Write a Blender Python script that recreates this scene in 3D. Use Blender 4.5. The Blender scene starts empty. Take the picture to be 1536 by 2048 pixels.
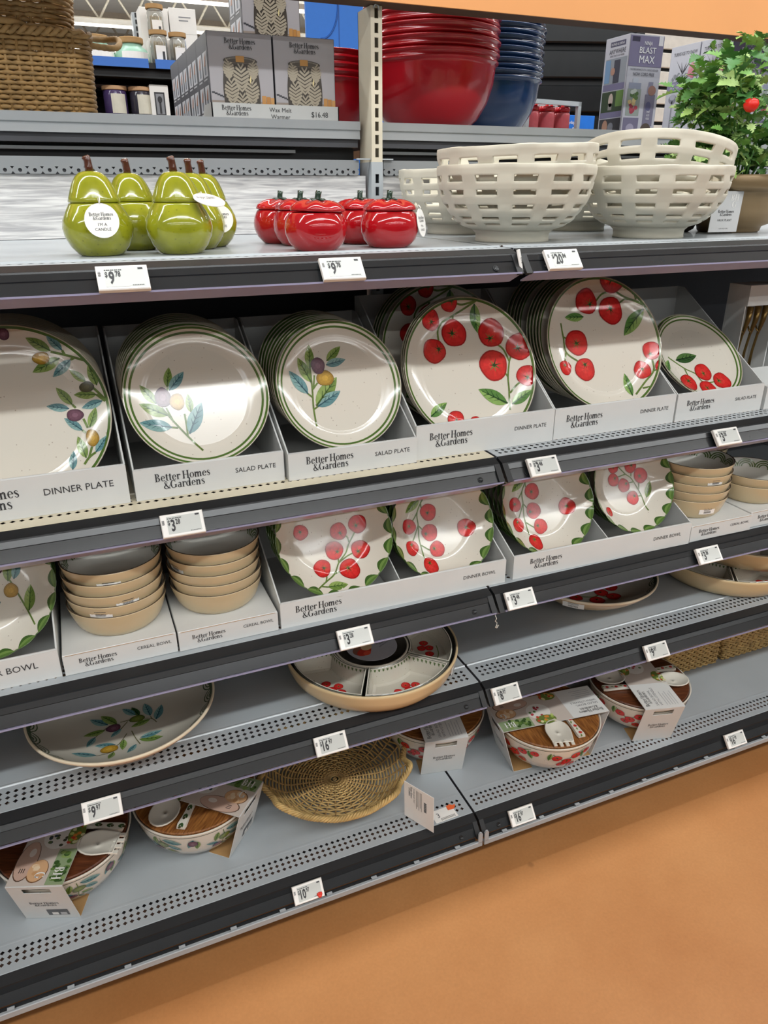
import bpy, bmesh, math, random
from mathutils import Vector, Matrix
random.seed(11)
SC = bpy.context.scene
COL = SC.collection
PI = math.pi

# ------------------------------------------------------------------ camera
cam_d = bpy.data.cameras.new('camera')
cam = bpy.data.objects.new('camera', cam_d)
COL.objects.link(cam)
CR = ((0.92173948, -0.38779870, -0.00291496), (-0.15799417, -0.36864287, -0.91604600), (0.35416687, 0.84481632, -0.40106262))
CAM_LOC = Vector((-0.6704146, -1.0975089, 1.2953330))
m = Matrix(((CR[0][0], -CR[1][0], -CR[2][0], CAM_LOC.x),
            (CR[0][1], -CR[1][1], -CR[2][1], CAM_LOC.y),
            (CR[0][2], -CR[1][2], -CR[2][2], CAM_LOC.z), (0, 0, 0, 1)))
cam.matrix_world = m
cam_d.sensor_fit = 'HORIZONTAL'
cam_d.sensor_width = 36.0
cam_d.lens = 1465.44 / 1536 * 36.0
cam_d.clip_start = 0.02
cam_d.clip_end = 80
SC.camera = cam

# ------------------------------------------------------------------ light
W = bpy.data.worlds.new('store_air'); SC.world = W
W.use_nodes = True
bgn = W.node_tree.nodes['Background']
bgn.inputs['Color'].default_value = (0.95, 0.98, 1.0, 1)
bgn.inputs['Strength'].default_value = 0.2
SC.view_settings.view_transform = 'Standard'
SC.view_settings.look = 'None'
SC.view_settings.gamma = 1.0
SC.view_settings.use_curve_mapping = False
SC.view_settings.exposure = 0.05
LAMP_Z = 3.55
LAMP_ROWS = [(-8.5, 210), (-5.7, 210), (-2.5, 250), (-.05, 215), (2.4, 150), (4.85, 150), (8.6, 170), (12.4, 170)]
for i, (ly, lw) in enumerate(LAMP_ROWS):
    ld = bpy.data.lights.new('strip_light', 'AREA')
    ld.shape = 'RECTANGLE'; ld.size = 13.0; ld.size_y = 0.16; ld.energy = lw
    ld.color = (0.945, 0.985, 0.985)
    lo = bpy.data.objects.new('strip_light', ld); COL.objects.link(lo)
    lo.location = (0.8, ly, LAMP_Z)
    ud = ld.copy(); ud.energy = lw * (.05 if ly < 5 else .8)                              # added upward fill light that brightens the ceiling
    uo = bpy.data.objects.new('ceiling_fill', ud); COL.objects.link(uo)
    uo.location = (0.8, ly, LAMP_Z + .12); uo.rotation_euler = (PI, 0, 0)

# daylight added through an assumed roof skylight over the aisle
ld = bpy.data.lights.new('assumed_skylight', 'AREA'); ld.shape = 'RECTANGLE'; ld.size = 2.2; ld.size_y = 1.1; ld.energy = 35; ld.color = (.86, .94, 1.0)
lo = bpy.data.objects.new('assumed_skylight', ld); COL.objects.link(lo); lo.location = (.15, -3.3, 4.15)

# ------------------------------------------------------------------ helpers
def lin(c):
    if isinstance(c, str):
        c = tuple(int(c[i:i+2], 16) / 255 for i in (0, 2, 4))
    return tuple((x / 12.92 if x <= 0.04045 else ((x + 0.055) / 1.055) ** 2.4) for x in c[:3])

MATS = {}
def mat(name, col, rough=0.5, metal=0.0, coat=0.0, var=0.06, scale=30.0, bump=0.0, bscale=None, trans=0.0, spec=0.5, stretch=None, ior=1.45, alpha=1.0):
    """principled material whose colour varies with a procedural noise"""
    if name in MATS: return MATS[name]
    M = bpy.data.materials.new(name); M.use_nodes = True
    nt = M.node_tree; b = nt.nodes['Principled BSDF']
    c = lin(col)
    tc = nt.nodes.new('ShaderNodeTexCoord'); mp = nt.nodes.new('ShaderNodeMapping')
    nt.links.new(tc.outputs['Object'], mp.inputs['Vector'])
    if stretch: mp.inputs['Scale'].default_value = stretch
    nz = nt.nodes.new('ShaderNodeTexNoise'); nz.inputs['Scale'].default_value = scale; nz.inputs['Detail'].default_value = 4
    nt.links.new(mp.outputs['Vector'], nz.inputs['Vector'])
    rp = nt.nodes.new('ShaderNodeValToRGB')
    rp.color_ramp.elements[0].position = 0.3; rp.color_ramp.elements[1].position = 0.7
    rp.color_ramp.elements[0].color = (*[max(0, x * (1 - var)) for x in c], 1)
    rp.color_ramp.elements[1].color = (*[min(1, x * (1 + var)) for x in c], 1)
    nt.links.new(nz.outputs['Fac'], rp.inputs['Fac'])
    nt.links.new(rp.outputs['Color'], b.inputs['Base Color'])
    b.inputs['Roughness'].default_value = rough; b.inputs['Metallic'].default_value = metal
    b.inputs['Coat Weight'].default_value = coat; b.inputs['Coat Roughness'].default_value = 0.04
    b.inputs['Transmission Weight'].default_value = trans
    b.inputs['Specular IOR Level'].default_value = spec; b.inputs['IOR'].default_value = ior
    b.inputs['Alpha'].default_value = alpha
    if bump:
        bn = nt.nodes.new('ShaderNodeBump'); bn.inputs['Strength'].default_value = bump; bn.inputs['Distance'].default_value = 0.002
        n2 = nt.nodes.new('ShaderNodeTexNoise'); n2.inputs['Scale'].default_value = bscale or scale * 4
        nt.links.new(mp.outputs['Vector'], n2.inputs['Vector'])
        nt.links.new(n2.outputs['Fac'], bn.inputs['Height']); nt.links.new(bn.outputs['Normal'], b.inputs['Normal'])
    MATS[name] = M
    return M

def paint_mat(name, rough=0.15, speck=0.0, coat=0.0, spec=0.5):
    """colour from the mesh's paint layer (glazes and prints), optional brown glaze specks"""
    if name in MATS: return MATS[name]
    M = bpy.data.materials.new(name); M.use_nodes = True
    nt = M.node_tree; b = nt.nodes['Principled BSDF']
    at = nt.nodes.new('ShaderNodeAttribute'); at.attribute_name = 'Col'
    src = at.outputs['Color']
    if speck:
        tc = nt.nodes.new('ShaderNodeTexCoord'); vo = nt.nodes.new('ShaderNodeTexVoronoi'); vo.inputs['Scale'].default_value = speck
        nt.links.new(tc.outputs['Object'], vo.inputs['Vector'])
        mr = nt.nodes.new('ShaderNodeMapRange'); mr.inputs['From Min'].default_value = 0.07; mr.inputs['From Max'].default_value = 0.11
        mr.inputs['To Min'].default_value = 0.55; mr.inputs['To Max'].default_value = 0.0
        nt.links.new(vo.outputs['Distance'], mr.inputs['Value'])
        mx = nt.nodes.new('ShaderNodeMix'); mx.data_type = 'RGBA'
        mx.inputs['B'].default_value = (*lin('7a6350'), 1)
        nt.links.new(mr.outputs['Result'], mx.inputs['Factor']); nt.links.new(src, mx.inputs['A'])
        src = mx.outputs['Result']
    nt.links.new(src, b.inputs['Base Color'])
    b.inputs['Roughness'].default_value = rough; b.inputs['Coat Weight'].default_value = coat; b.inputs['Coat Roughness'].default_value = 0.05
    b.inputs['Specular IOR Level'].default_value = spec
    MATS[name] = M
    return M

class MB:
    """collects shapes and links them as ONE mesh object"""
    def __init__(s): s.v = []; s.f = []; s.mi = []; s.c = []; s.sm = []
    def add(s, vs, fs, mi=0, col=None, M=None, smooth=False):
        n = len(s.v)
        s.v.extend([tuple(M @ Vector(p)) for p in vs] if M is not None else [tuple(p) for p in vs])
        for k, f in enumerate(fs):
            s.f.append([i + n for i in f]); s.mi.append(mi); s.sm.append(smooth)
            s.c.append(col[k] if isinstance(col, list) else col)
        return s
    def box(s, x0, x1, y0, y1, z0, z1, mi=0, col=None, M=None, bev=0.0):
        if bev > 0:
            b = bev; vs = []; 
            for (z, i) in ((z0, b), (z0 + b, 0), (z1 - b, 0), (z1, b)):
                vs += [(x0 + i, y0 + i, z), (x1 - i, y0 + i, z), (x1 - i, y1 - i, z), (x0 + i, y1 - i, z)]
            fs = [[3, 2, 1, 0], [12, 13, 14, 15]]
            for r in range(3):
                for k in range(4):
                    a = r * 4 + k; c = r * 4 + (k + 1) % 4
                    fs.append([a, c, c + 4, a + 4])
            return s.add(vs, fs, mi, col, M)
        vs = [(x0, y0, z0), (x1, y0, z0), (x1, y1, z0), (x0, y1, z0), (x0, y0, z1), (x1, y0, z1), (x1, y1, z1), (x0, y1, z1)]
        fs = [[3, 2, 1, 0], [4, 5, 6, 7], [0, 1, 5, 4], [1, 2, 6, 5], [2, 3, 7, 6], [3, 0, 4, 7]]
        return s.add(vs, fs, mi, col, M)
    def prism(s, prof, x0, x1, mi=0, col=None, M=None, cap=True, closed=True):
        """profile of (y, z) points swept along x"""
        n = len(prof)
        vs = [(x0, y, z) for y, z in prof] + [(x1, y, z) for y, z in prof]
        fs = [[i, (i + 1) % n, n + (i + 1) % n, n + i] for i in range(n if closed else n - 1)]
        if cap and closed: fs += [list(range(n))[::-1], list(range(n, 2 * n))]
        return s.add(vs, fs, mi, col, M)
    def lathe(s, prof, seg=48, mi=0, cols=None, M=None, smooth=True, wob=None, cap0=False, cap1=False):
        """profile of (r, z) points turned about z; cols colours each ring"""
        vs = []; fs = []; cl = []; n = len(prof)
        for k in range(seg):
            a = 2 * PI * k / seg
            for j, (r, z) in enumerate(prof):
                q = wob(a, j / (n - 1)) if wob else 1.0
                dz = 0.0
                if isinstance(q, tuple): q, dz = q
                vs.append((r * q * math.cos(a), r * q * math.sin(a), z + dz))
        for k in range(seg):
            k2 = (k + 1) % seg
            for j in range(n - 1):
                fs.append([k * n + j, k2 * n + j, k2 * n + j + 1, k * n + j + 1])
                cl.append(cols[j] if cols else None)
        if cap0: fs.append([k * n for k in range(seg)][::-1]); cl.append(cols[0] if cols else None)
        if cap1: fs.append([k * n + n - 1 for k in range(seg)]); cl.append(cols[-1] if cols else None)
        return s.add(vs, fs, mi, cl, M, smooth)
    def tube(s, pts, r, sides=6, closed=False, mi=0, col=None, M=None, caps=True):
        n = len(pts); P = [Vector(p) for p in pts]
        R = r if isinstance(r, (list, tuple)) else [r] * n
        vs = []; fs = []
        nrm = None
        for i in range(n):
            t = (P[(i + 1) % n] - P[i - 1]) if closed else (P[min(i + 1, n - 1)] - P[max(i - 1, 0)])
            if t.length < 1e-9: t = Vector((0, 0, 1))
            t.normalize()
            if nrm is None:
                nrm = t.orthogonal().normalized()
            else:
                nrm = nrm - t * nrm.dot(t)
                if nrm.length < 1e-6: nrm = t.orthogonal()
                nrm.normalize()
            bn = t.cross(nrm)
            for k in range(sides):
                a = 2 * PI * k / sides
                vs.append(tuple(P[i] + nrm * (R[i] * math.cos(a)) + bn * (R[i] * math.sin(a))))
        for i in range(n if closed else n - 1):
            j = (i + 1) % n
            for k in range(sides):
                k2 = (k + 1) % sides
                fs.append([i * sides + k, i * sides + k2, j * sides + k2, j * sides + k])
        if caps and not closed:
            fs.append(list(range(sides))[::-1]); fs.append(list(range((n - 1) * sides, n * sides)))
        return s.add(vs, fs, mi, col, M, True)
    def mesh(s, name):
        me = bpy.data.meshes.new(name)
        me.from_pydata(s.v, [], s.f)
        me.polygons.foreach_set('material_index', s.mi)
        me.polygons.foreach_set('use_smooth', s.sm)
        if any(c is not None for c in s.c):
            ca = me.color_attributes.new('Col', 'FLOAT_COLOR', 'CORNER')
            buf = []
            for f, c in zip(s.f, s.c):
                if c is None: c = (0.8, 0.8, 0.8)
                if len(c) and isinstance(c[0], (tuple, list)):
                    for q in c: buf.extend((q[0], q[1], q[2], 1.0))
                else:
                    buf.extend((c[0], c[1], c[2], 1.0) * len(f))
            ca.data.foreach_set('color', buf)
        me.update()
        return me
    def build(s, name, mats, parent=None, M=None, fix=False, sharp=None):
        me = s.mesh(name)
        if fix:
            b = bmesh.new(); b.from_mesh(me); bmesh.ops.recalc_face_normals(b, faces=b.faces); b.to_mesh(me); b.free()
        if sharp: me.set_sharp_from_angle(angle=math.radians(sharp))
        for q in (mats if isinstance(mats, (list, tuple)) else [mats]): me.materials.append(q)
        o = bpy.data.objects.new(name, me); COL.objects.link(o)
        if parent: o.parent = parent
        if M is not None: o.matrix_local = M
        if name in ('woven_strands', 'spokes', 'stakes', 'matches', 'post_slots', 'stems'): o['kind'] = 'stuff'   # too fine to pick apart one by one
        return o

def tag(o, label=None, cat=None, group=None, kind=None):
    if label: o['label'] = label
    if cat: o['category'] = cat
    if group: o['group'] = group
    if kind: o['kind'] = kind
    return o
def thing(name, label, cat, loc=(0, 0, 0), M=None, group=None):
    o = bpy.data.objects.new(name, None); COL.objects.link(o)
    o.empty_display_size = 0.05
    if M is not None: o.matrix_world = M
    else: o.location = loc
    return tag(o, label, cat, group)
def copy_tree(o, parent=None):
    c = o.copy(); COL.objects.link(c)
    if parent: c.parent = parent
    for ch in list(o.children): copy_tree(ch, c)
    return c
ORD = ['front', 'second', 'third', 'fourth', 'fifth', 'sixth', 'seventh', 'eighth', 'ninth', 'tenth', 'eleventh', 'twelfth', 'thirteenth', 'fourteenth']
def T(x, y, z): return Matrix.Translation((x, y, z))
def RX(d): return Matrix.Rotation(math.radians(d), 4, 'X')
def RY(d): return Matrix.Rotation(math.radians(d), 4, 'Y')
def RZ(d): return Matrix.Rotation(math.radians(d), 4, 'Z')

# ------------------------------------------------------------------ lettering
_TX = {}
def text2d(body, bold=0.0):
    """flat outlines of a line of sans lettering, 1 unit high capitals"""
    key = (body, bold)
    if key in _TX: return _TX[key]
    cu = bpy.data.curves.new('lettering', 'FONT'); cu.body = body; cu.resolution_u = 2; cu.fill_mode = 'FRONT'; cu.offset = bold
    ob = bpy.data.objects.new('lettering', cu); COL.objects.link(ob)
    dg = bpy.context.evaluated_depsgraph_get(); dg.update()
    me = bpy.data.meshes.new_from_object(ob.evaluated_get(dg))
    vs = [(v.co.x / 0.7, v.co.y / 0.7) for v in me.vertices]; fs = [list(p.vertices) for p in me.polygons]
    bpy.data.objects.remove(ob); bpy.data.meshes.remove(me); bpy.data.curves.remove(cu)
    xs = [p[0] for p in vs] or [0]
    x0, x1 = min(xs), max(xs)
    vs = [(x - x0, y) for x, y in vs]
    _TX[key] = (vs, fs, x1 - x0)
    return _TX[key]

def _rect(x0, y0, x1, y1): return ([(x0, y0), (x1, y0), (x1, y1), (x0, y1)], [[0, 1, 2, 3]])
def _ring(cx, cy, rx, ry, ts, tt, a0=0, a1=360, n=14):
    vs = []; fs = []
    for i in range(n + 1):
        a = math.radians(a0 + (a1 - a0) * i / n)
        vs += [(cx + rx * math.cos(a), cy + ry * math.sin(a)), (cx + (rx - ts) * math.cos(a), cy + (ry - tt) * math.sin(a))]
        if i: fs.append([2 * i - 2, 2 * i, 2 * i + 1, 2 * i - 1])
    return vs, fs
def _stroke(pts, ws):
    P = []; Wd = []
    n = len(pts)
    for i in range(n - 1):
        p0, p1, p2, p3 = pts[max(i - 1, 0)], pts[i], pts[i + 1], pts[min(i + 2, n - 1)]
        for k in range(3):
            t = k / 3
            P.append(tuple(0.5 * (2 * p1[d] + (p2[d] - p0[d]) * t + (2 * p0[d] - 5 * p1[d] + 4 * p2[d] - p3[d]) * t * t + (3 * p1[d] - p0[d] - 3 * p2[d] + p3[d]) * t ** 3) for d in (0, 1)))
            Wd.append(ws[i] * (1 - t) + ws[i + 1] * t)
    P.append(pts[-1]); Wd.append(ws[-1])
    vs = []; fs = []
    for i, p in enumerate(P):
        a = P[max(i - 1, 0)]; b = P[min(i + 1, len(P) - 1)]
        dx, dy = b[0] - a[0], b[1] - a[1]; L = math.hypot(dx, dy) or 1
        nx, ny = -dy / L * Wd[i] / 2, dx / L * Wd[i] / 2
        vs += [(p[0] + nx, p[1] + ny), (p[0] - nx, p[1] - ny)]
        if i: fs.append([2 * i - 2, 2 * i, 2 * i + 1, 2 * i - 1])
    return vs, fs
GL = {
 'B': (.74, [_rect(.08, 0, .25, 1), _rect(0, 0, .3, .04), _rect(0, .96, .3, 1), _ring(.3, .76, .27, .24, .16, .045, -90, 90), _ring(.3, .265, .34, .265, .17, .045, -90, 90), _rect(.25, .485, .31, .53)]),
 'e': (.58, [_ring(.28, .33, .27, .345, .15, .045, 8, 322), _rect(.12, .35, .53, .39)]),
 't': (.42, [_rect(.1, .1, .26, .84), _rect(0, .62, .39, .66), _ring(.3, .15, .2, .16, .15, .045, 180, 310)]),
 'r': (.5, [_rect(.07, 0, .23, .66), _rect(0, 0, .32, .035), _rect(0, .625, .15, .66), _ring(.36, .48, .16, .19, .1, .05, 30, 170), _ring(.43, .55, .075, .075, .074, .074)]),
 'H': (.92, [_rect(.09, 0, .26, 1), _rect(.62, 0, .79, 1), _rect(0, 0, .35, .04), _rect(0, .96, .35, 1), _rect(.53, 0, .88, .04), _rect(.53, .96, .88, 1), _rect(.26, .48, .62, .525)]),
 'o': (.62, [_ring(.3, .33, .29, .345, .15, .045)]),
 'm': (1.02, [_rect(.06, 0, .22, .66), _rect(.39, 0, .55, .5), _rect(.72, 0, .88, .5), _rect(0, .625, .15, .66), _rect(0, 0, .28, .035), _rect(.34, 0, .6, .035), _rect(.67, 0, .96, .035), _ring(.375, .47, .175, .2, .15, .07, 0, 180), _ring(.705, .47, .175, .2, .15, .07, 0, 180)]),
 'n': (.7, [_rect(.06, 0, .22, .66), _rect(.4, 0, .56, .5), _rect(0, .625, .15, .66), _rect(0, 0, .28, .035), _rect(.34, 0, .63, .035), _ring(.375, .47, .185, .2, .15, .07, 0, 180)]),
 's': (.48, [_stroke([(.39, .52), (.3, .645), (.15, .62), (.09, .5), (.22, .37), (.36, .25), (.37, .1), (.22, .015), (.05, .13)], [.04, .05, .08, .13, .16, .14, .09, .05, .05])]),
 '&': (.86, [_stroke([(.78, .45), (.68, .16), (.42, .0), (.16, .08), (.1, .28), (.28, .5), (.47, .72), (.42, .94), (.27, .94), (.2, .76), (.36, .45), (.6, .14), (.84, .02)], [.04, .05, .06, .12, .15, .07, .06, .05, .06, .11, .15, .15, .05])]),
 'G': (.9, [_ring(.42, .5, .41, .52, .18, .05, 40, 320), _rect(.6, .06, .77, .44), _rect(.5, .41, .86, .45)]),
 'a': (.6, [_rect(.34, .03, .49, .47), _ring(.3, .46, .19, .21, .14, .05, 0, 155), _ring(.24, .18, .21, .2, .14, .045, 40, 330), _rect(.34, 0, .57, .04)]),
 'd': (.7, [_ring(.27, .33, .26, .345, .15, .045), _rect(.42, 0, .57, 1.05), _rect(.32, 1.01, .5, 1.05), _rect(.42, 0, .66, .035)]),
 'h': (.7, [_rect(.06, 0, .22, 1.05), _rect(.4, 0, .56, .5), _rect(0, 1.01, .15, 1.05), _rect(0, 0, .28, .035), _rect(.34, 0, .63, .035), _ring(.375, .47, .185, .2, .15, .07, 0, 180)]),
}
def serif2d(body):
    vs = []; fs = []; x = 0.0
    for ch in body:
        if ch == ' ': x += .24; continue
        adv, prims = GL[ch]
        for pv, pf in prims:
            n = len(vs); vs += [(x + a, b) for a, b in pv]; fs += [[i + n for i in q] for q in pf]
        x += adv
    return vs, fs, x
def logo2d():
    v1, f1, w1 = serif2d('Better Homes'); v2, f2, w2 = serif2d('&Gardens')
    off = (w1 - w2) * .55
    n = len(v1)
    return v1 + [(x + off, y - 1.02) for x, y in v2], f1 + [[i + n for i in q] for q in f2], w1
LOGO = logo2d()
def put2d(mb, t2d, O, X, Y, h, xs=1.0, align='l', eps=0.0004, mi=0, col=None, slant=0.0):
    """lay flat lettering on a surface: O origin, X reading direction, Y up, h capital height"""
    vs, fs, w = t2d
    X = Vector(X).normalized(); Y = Vector(Y).normalized(); N = X.cross(Y)
    O = Vector(O) + N * eps
    dx = {'l': 0, 'c': -w / 2, 'r': -w}[align]
    mb.add([tuple(O + X * ((x + dx + slant * y) * h * xs) + Y * (y * h)) for x, y in vs], fs, mi, col)
def quad2d(mb, O, X, Y, x0, x1, y0, y1, eps=0.0003, mi=0, col=None):
    X = Vector(X).normalized(); Y = Vector(Y).normalized(); N = X.cross(Y); O = Vector(O) + N * eps
    mb.add([tuple(O + X * a + Y * b) for a, b in ((x0, y0), (x1, y0), (x1, y1), (x0, y1))], [[0, 1, 2, 3]], mi, col)
def disc2d(mb, O, X, Y, cx, cy, rx, ry, eps=0.0003, mi=0, col=None, n=20, a0=0, a1=360):
    X = Vector(X).normalized(); Y = Vector(Y).normalized(); N = X.cross(Y); O = Vector(O) + N * eps
    vs = [tuple(O + X * (cx + rx * math.cos(math.radians(a0 + (a1 - a0) * k / n))) + Y * (cy + ry * math.sin(math.radians(a0 + (a1 - a0) * k / n)))) for k in range(n)]
    mb.add(vs, [list(range(n))], mi, col)
def poly2d(mb, O, X, Y, pts, eps=0.0003, mi=0, col=None):
    X = Vector(X).normalized(); Y = Vector(Y).normalized(); N = X.cross(Y); O = Vector(O) + N * eps
    mb.add([tuple(O + X * a + Y * b) for a, b in pts], [list(range(len(pts)))], mi, col)

# ------------------------------------------------------------------ painted decoration
class Decal:
    def __init__(s): s.items = []   # (verts2d, faces, colours per face, layer)
    def add(s, vs, fs, cs, layer): s.items.append((vs, fs, cs, layer))
    def leaf(s, bx, by, tx, ty, kind='g', wf=None, layer=2, veins=True):
        dx, dy = tx - bx, ty - by; L = math.hypot(dx, dy) or .01; ux, uy = dx / L, dy / L; nx, ny = -uy, ux
        hw = (wf if wf else .2) * L
        pal = {'g': ('8aa05a', '6f8a43', '3f5a2a'), 'b': ('7fa3a0', '5f8a8e', '2f5560'), 'd': ('4c6a3a', '33512c', '1d331d'), 't': ('86a85c', '55803f', '274a26')}[kind]
        ca, cb, cv = [lin(q) for q in pal]
        n = 9; vs = []; fs = []; cs = []
        for i in range(n + 1):
            t = i / n; w = hw * (math.sin(PI * t ** .85)) ** .85 if 0 < t < 1 else 0
            for q in (-1, -.5, 0, .5, 1):
                vs.append((bx + ux * L * t + nx * w * q, by + uy * L * t + ny * w * q))
        for i in range(n):
            for j in range(4):
                a = i * 5 + j; fs.append([a, a + 1, a + 6, a + 5])
                base = ca if j >= 2 else cb; k = .9 + .2 * random.random(); cs.append(tuple(min(1, q * k) for q in base))
        s.add(vs, fs, cs, layer)
        vs = []; fs = []; cs = []
        def strip(x0, y0, x1, y1, w):
            d = math.hypot(x1 - x0, y1 - y0) or 1; ex, ey = -(y1 - y0) / d * w, (x1 - x0) / d * w
            m = len(vs)
            for k in range(4):
                t = k / 3; ww = 1 - .7 * t
                vs.append((x0 + (x1 - x0) * t + ex * ww, y0 + (y1 - y0) * t + ey * ww)); vs.append((x0 + (x1 - x0) * t - ex * ww, y0 + (y1 - y0) * t - ey * ww))
                if k: fs.append([m + 2 * k - 2, m + 2 * k, m + 2 * k + 1, m + 2 * k - 1]); cs.append(cv)
        strip(bx, by, bx + dx * .88, by + dy * .88, .026 * L)
        if veins:
            for t in (.28, .46, .64):
                w = hw * .62 * math.sin(PI * t ** .85)
                for q in (-1, 1):
                    strip(bx + dx * t, by + dy * t, bx + dx * (t + .16) + nx * w * q, by + dy * (t + .16) + ny * w * q, .014 * L)
        s.add(vs, fs, cs, layer + 1)
    def blob(s, cx, cy, rx, ry, cols, layer=3, n=22, wobble=.03, rot=0.0, streak=.12):
        ph = random.random() * 6; vs = [(cx, cy)]; fs = []; cs = []
        rr = (.35, .7, .9, 1.0)
        for r in rr:
            for k in range(n):
                a = 2 * PI * k / n; w = r * (1 + wobble * math.sin(3 * a + ph) + wobble * .6 * math.sin(5 * a + 2 * ph))
                x, y = rx * w * math.cos(a), ry * w * math.sin(a)
                vs.append((cx + x * math.cos(rot) - y * math.sin(rot), cy + x * math.sin(rot) + y * math.cos(rot)))
        for j in range(4):
            for k in range(n):
                k2 = (k + 1) % n
                c = cols[j]; q = 1 + streak * (random.random() - .5) * 2
                cs.append(tuple(min(1, z * q) for z in c))
                if j == 0: fs.append([0, 1 + k, 1 + k2])
                else: fs.append([1 + (j - 1) * n + k, 1 + j * n + k, 1 + j * n + k2, 1 + (j - 1) * n + k2])
        s.add(vs, fs, cs, layer)
    def tomato(s, cx, cy, r, kx, ky, layer=3, ry=None):
        c = [lin('d23a35'), lin('cb2f2c'), lin('c42a28'), lin('9c1f1f')]
        s.blob(cx, cy, r, ry or r, c, layer)
        vs = []; fs = []; cs = []
        a0 = random.random() * 6
        for k in range(7):
            a = a0 + 2 * PI * k / 7 + .3 * random.random(); L = r * (.34 + .2 * random.random()); w = r * .06
            m = len(vs)
            vs += [(kx - math.sin(a) * w, ky + math.cos(a) * w), (kx + math.sin(a) * w, ky - math.cos(a) * w), (kx + math.cos(a + .2) * L, ky + math.sin(a + .2) * L)]
            fs.append([m, m + 1, m + 2]); cs.append(lin(random.choice(('2f4a22', '4d6a30', '24401e', '6d8040'))))
        s.add(vs, fs, cs, layer + 1)
        s.blob(kx, ky, r * .11, r * .11, [lin('24401e')] * 4, layer + 1, 8)
    def olive(s, kind, cx, cy, rx, ry, layer=4, rot=0.0):
        pal = {'p': ('7d5868', '6b4757', '5f3d4d', '4c3140'), 'o': ('c29a3c', 'b08a33', 'a07c2c', '836422'), 'd': ('5d5a3a', '4e4c30', '444329', '383822'), 'g': ('7d8a45', '6e7c3a', '5f6d32', '4a5726')}[kind]
        s.blob(cx, cy, rx, ry, [lin(q) for q in pal], layer, rot=rot, streak=.1)
    def stem(s, pts, w=.014, col='62783c', layer=2):
        P = []
        n = len(pts)
        for i in range(n - 1):
            p0, p1, p2, p3 = pts[max(i - 1, 0)], pts[i], pts[i + 1], pts[min(i + 2, n - 1)]
            for k in range(5):
                t = k / 5
                P.append(tuple(0.5 * (2 * p1[d] + (p2[d] - p0[d]) * t + (2 * p0[d] - 5 * p1[d] + 4 * p2[d] - p3[d]) * t * t + (3 * p1[d] - p0[d] - 3 * p2[d] + p3[d]) * t ** 3) for d in (0, 1)))
        P.append(pts[-1]); vs = []; fs = []; cs = []
        for i, p in enumerate(P):
            a = P[max(i - 1, 0)]; b = P[min(i + 1, len(P) - 1)]; L = math.hypot(b[0] - a[0], b[1] - a[1]) or 1
            nx, ny = -(b[1] - a[1]) / L * w, (b[0] - a[0]) / L * w
            vs += [(p[0] + nx, p[1] + ny), (p[0] - nx, p[1] - ny)]
            if i:
                fs.append([2 * i - 2, 2 * i, 2 * i + 1, 2 * i - 1]); k = .8 + .4 * random.random(); cs.append(tuple(z * k for z in lin(col)))
        s.add(vs, fs, cs, layer)
    def parse(s, txt, leafkind=None, stemw=.014, stemcol='62783c', lim=0.99):
        for e in txt.split(';'):
            a = e.split()
            if a[0] == 'L': s.leaf(*map(float, a[2:6]), leafkind if (leafkind and a[1] == 'g') else a[1])
            elif a[0] == 'T':
                q = list(map(float, a[1:])); s.tomato(*q)
            elif a[0] == 'O': s.olive(a[1], *map(float, a[2:6]))
            else:
                q = list(map(float, a[1:])); s.stem([(q[i], q[i + 1]) for i in range(0, len(q), 2)], stemw, stemcol)
        return s
    def build(s, name, mapfn, material, parent, eps=.00022, lim=None):
        """mapfn(x, y) -> (point, normal); lim keeps the paint inside the rim"""
        mb = MB()
        for k, (vs, fs, cs, layer) in enumerate(s.items):
            pts = []
            for x, y in vs:
                if lim:
                    r = math.hypot(x, y)
                    if r > lim: x, y = x * lim / r, y * lim / r
                p, n = mapfn(x, y)
                pts.append(tuple(Vector(p) + Vector(n) * (eps * (layer + .15 * (k % 5)))))
            mb.add(pts, fs, 0, cs, None, True)
        return mb.build(name, material, parent)
# ------------------------------------------------------------------ materials
M_GREY = mat('grey_enamel', 'a6acb0', .34, coat=.25, var=.05, scale=6)
M_RAILG = mat('mid_grey_enamel', '85888a', .4, var=.03, scale=8)
M_GREYL = mat('light_grey_enamel', '9fa3a6', .4, var=.04, scale=8)
M_CREAM = mat('cream_enamel', 'cfc6ae', .35, var=.05, scale=6)
M_UP = mat('cream_post_enamel', 'd2c9b4', .45, var=.05, scale=9)
M_BLACK = mat('black_plastic', '1c1d1f', .5, var=.12, scale=20)
M_RAIL = mat('charcoal_plastic', '202224', .22, var=.1, scale=14, spec=.42)
M_DARK = mat('dark_back_metal', '4a4b50', .5, var=.15, scale=5)
M_LIP = mat('clear_lavender_plastic', 'aeabc9', .16, trans=.35, var=.03, ior=1.3)
M_WHITE = mat('white_plastic', 'eceae6', .35, var=.02)
M_CARD = mat('white_card', 'd0d1cf', .55, var=.025, scale=14)
M_KRAFT = mat('kraft_card', 'b08a5a', .7, var=.08, scale=40)
M_INK = mat('black_ink', '37373a', .6, var=.05)
M_INKG = mat('grey_ink', '8b8c90', .6, var=.05)
M_SCREEN = mat('grey_paper_screen', 'c3c6c2', .3, var=.02)
M_PRINT = paint_mat('printed_card', .45)
M_GLAZE = paint_mat('speckled_glaze', .13, speck=95, coat=.15)
M_PAINT = paint_mat('painted_under_glaze', .14, coat=.1, spec=.4)
M_MATTEPAINT = paint_mat('matte_paint', .4)

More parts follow.
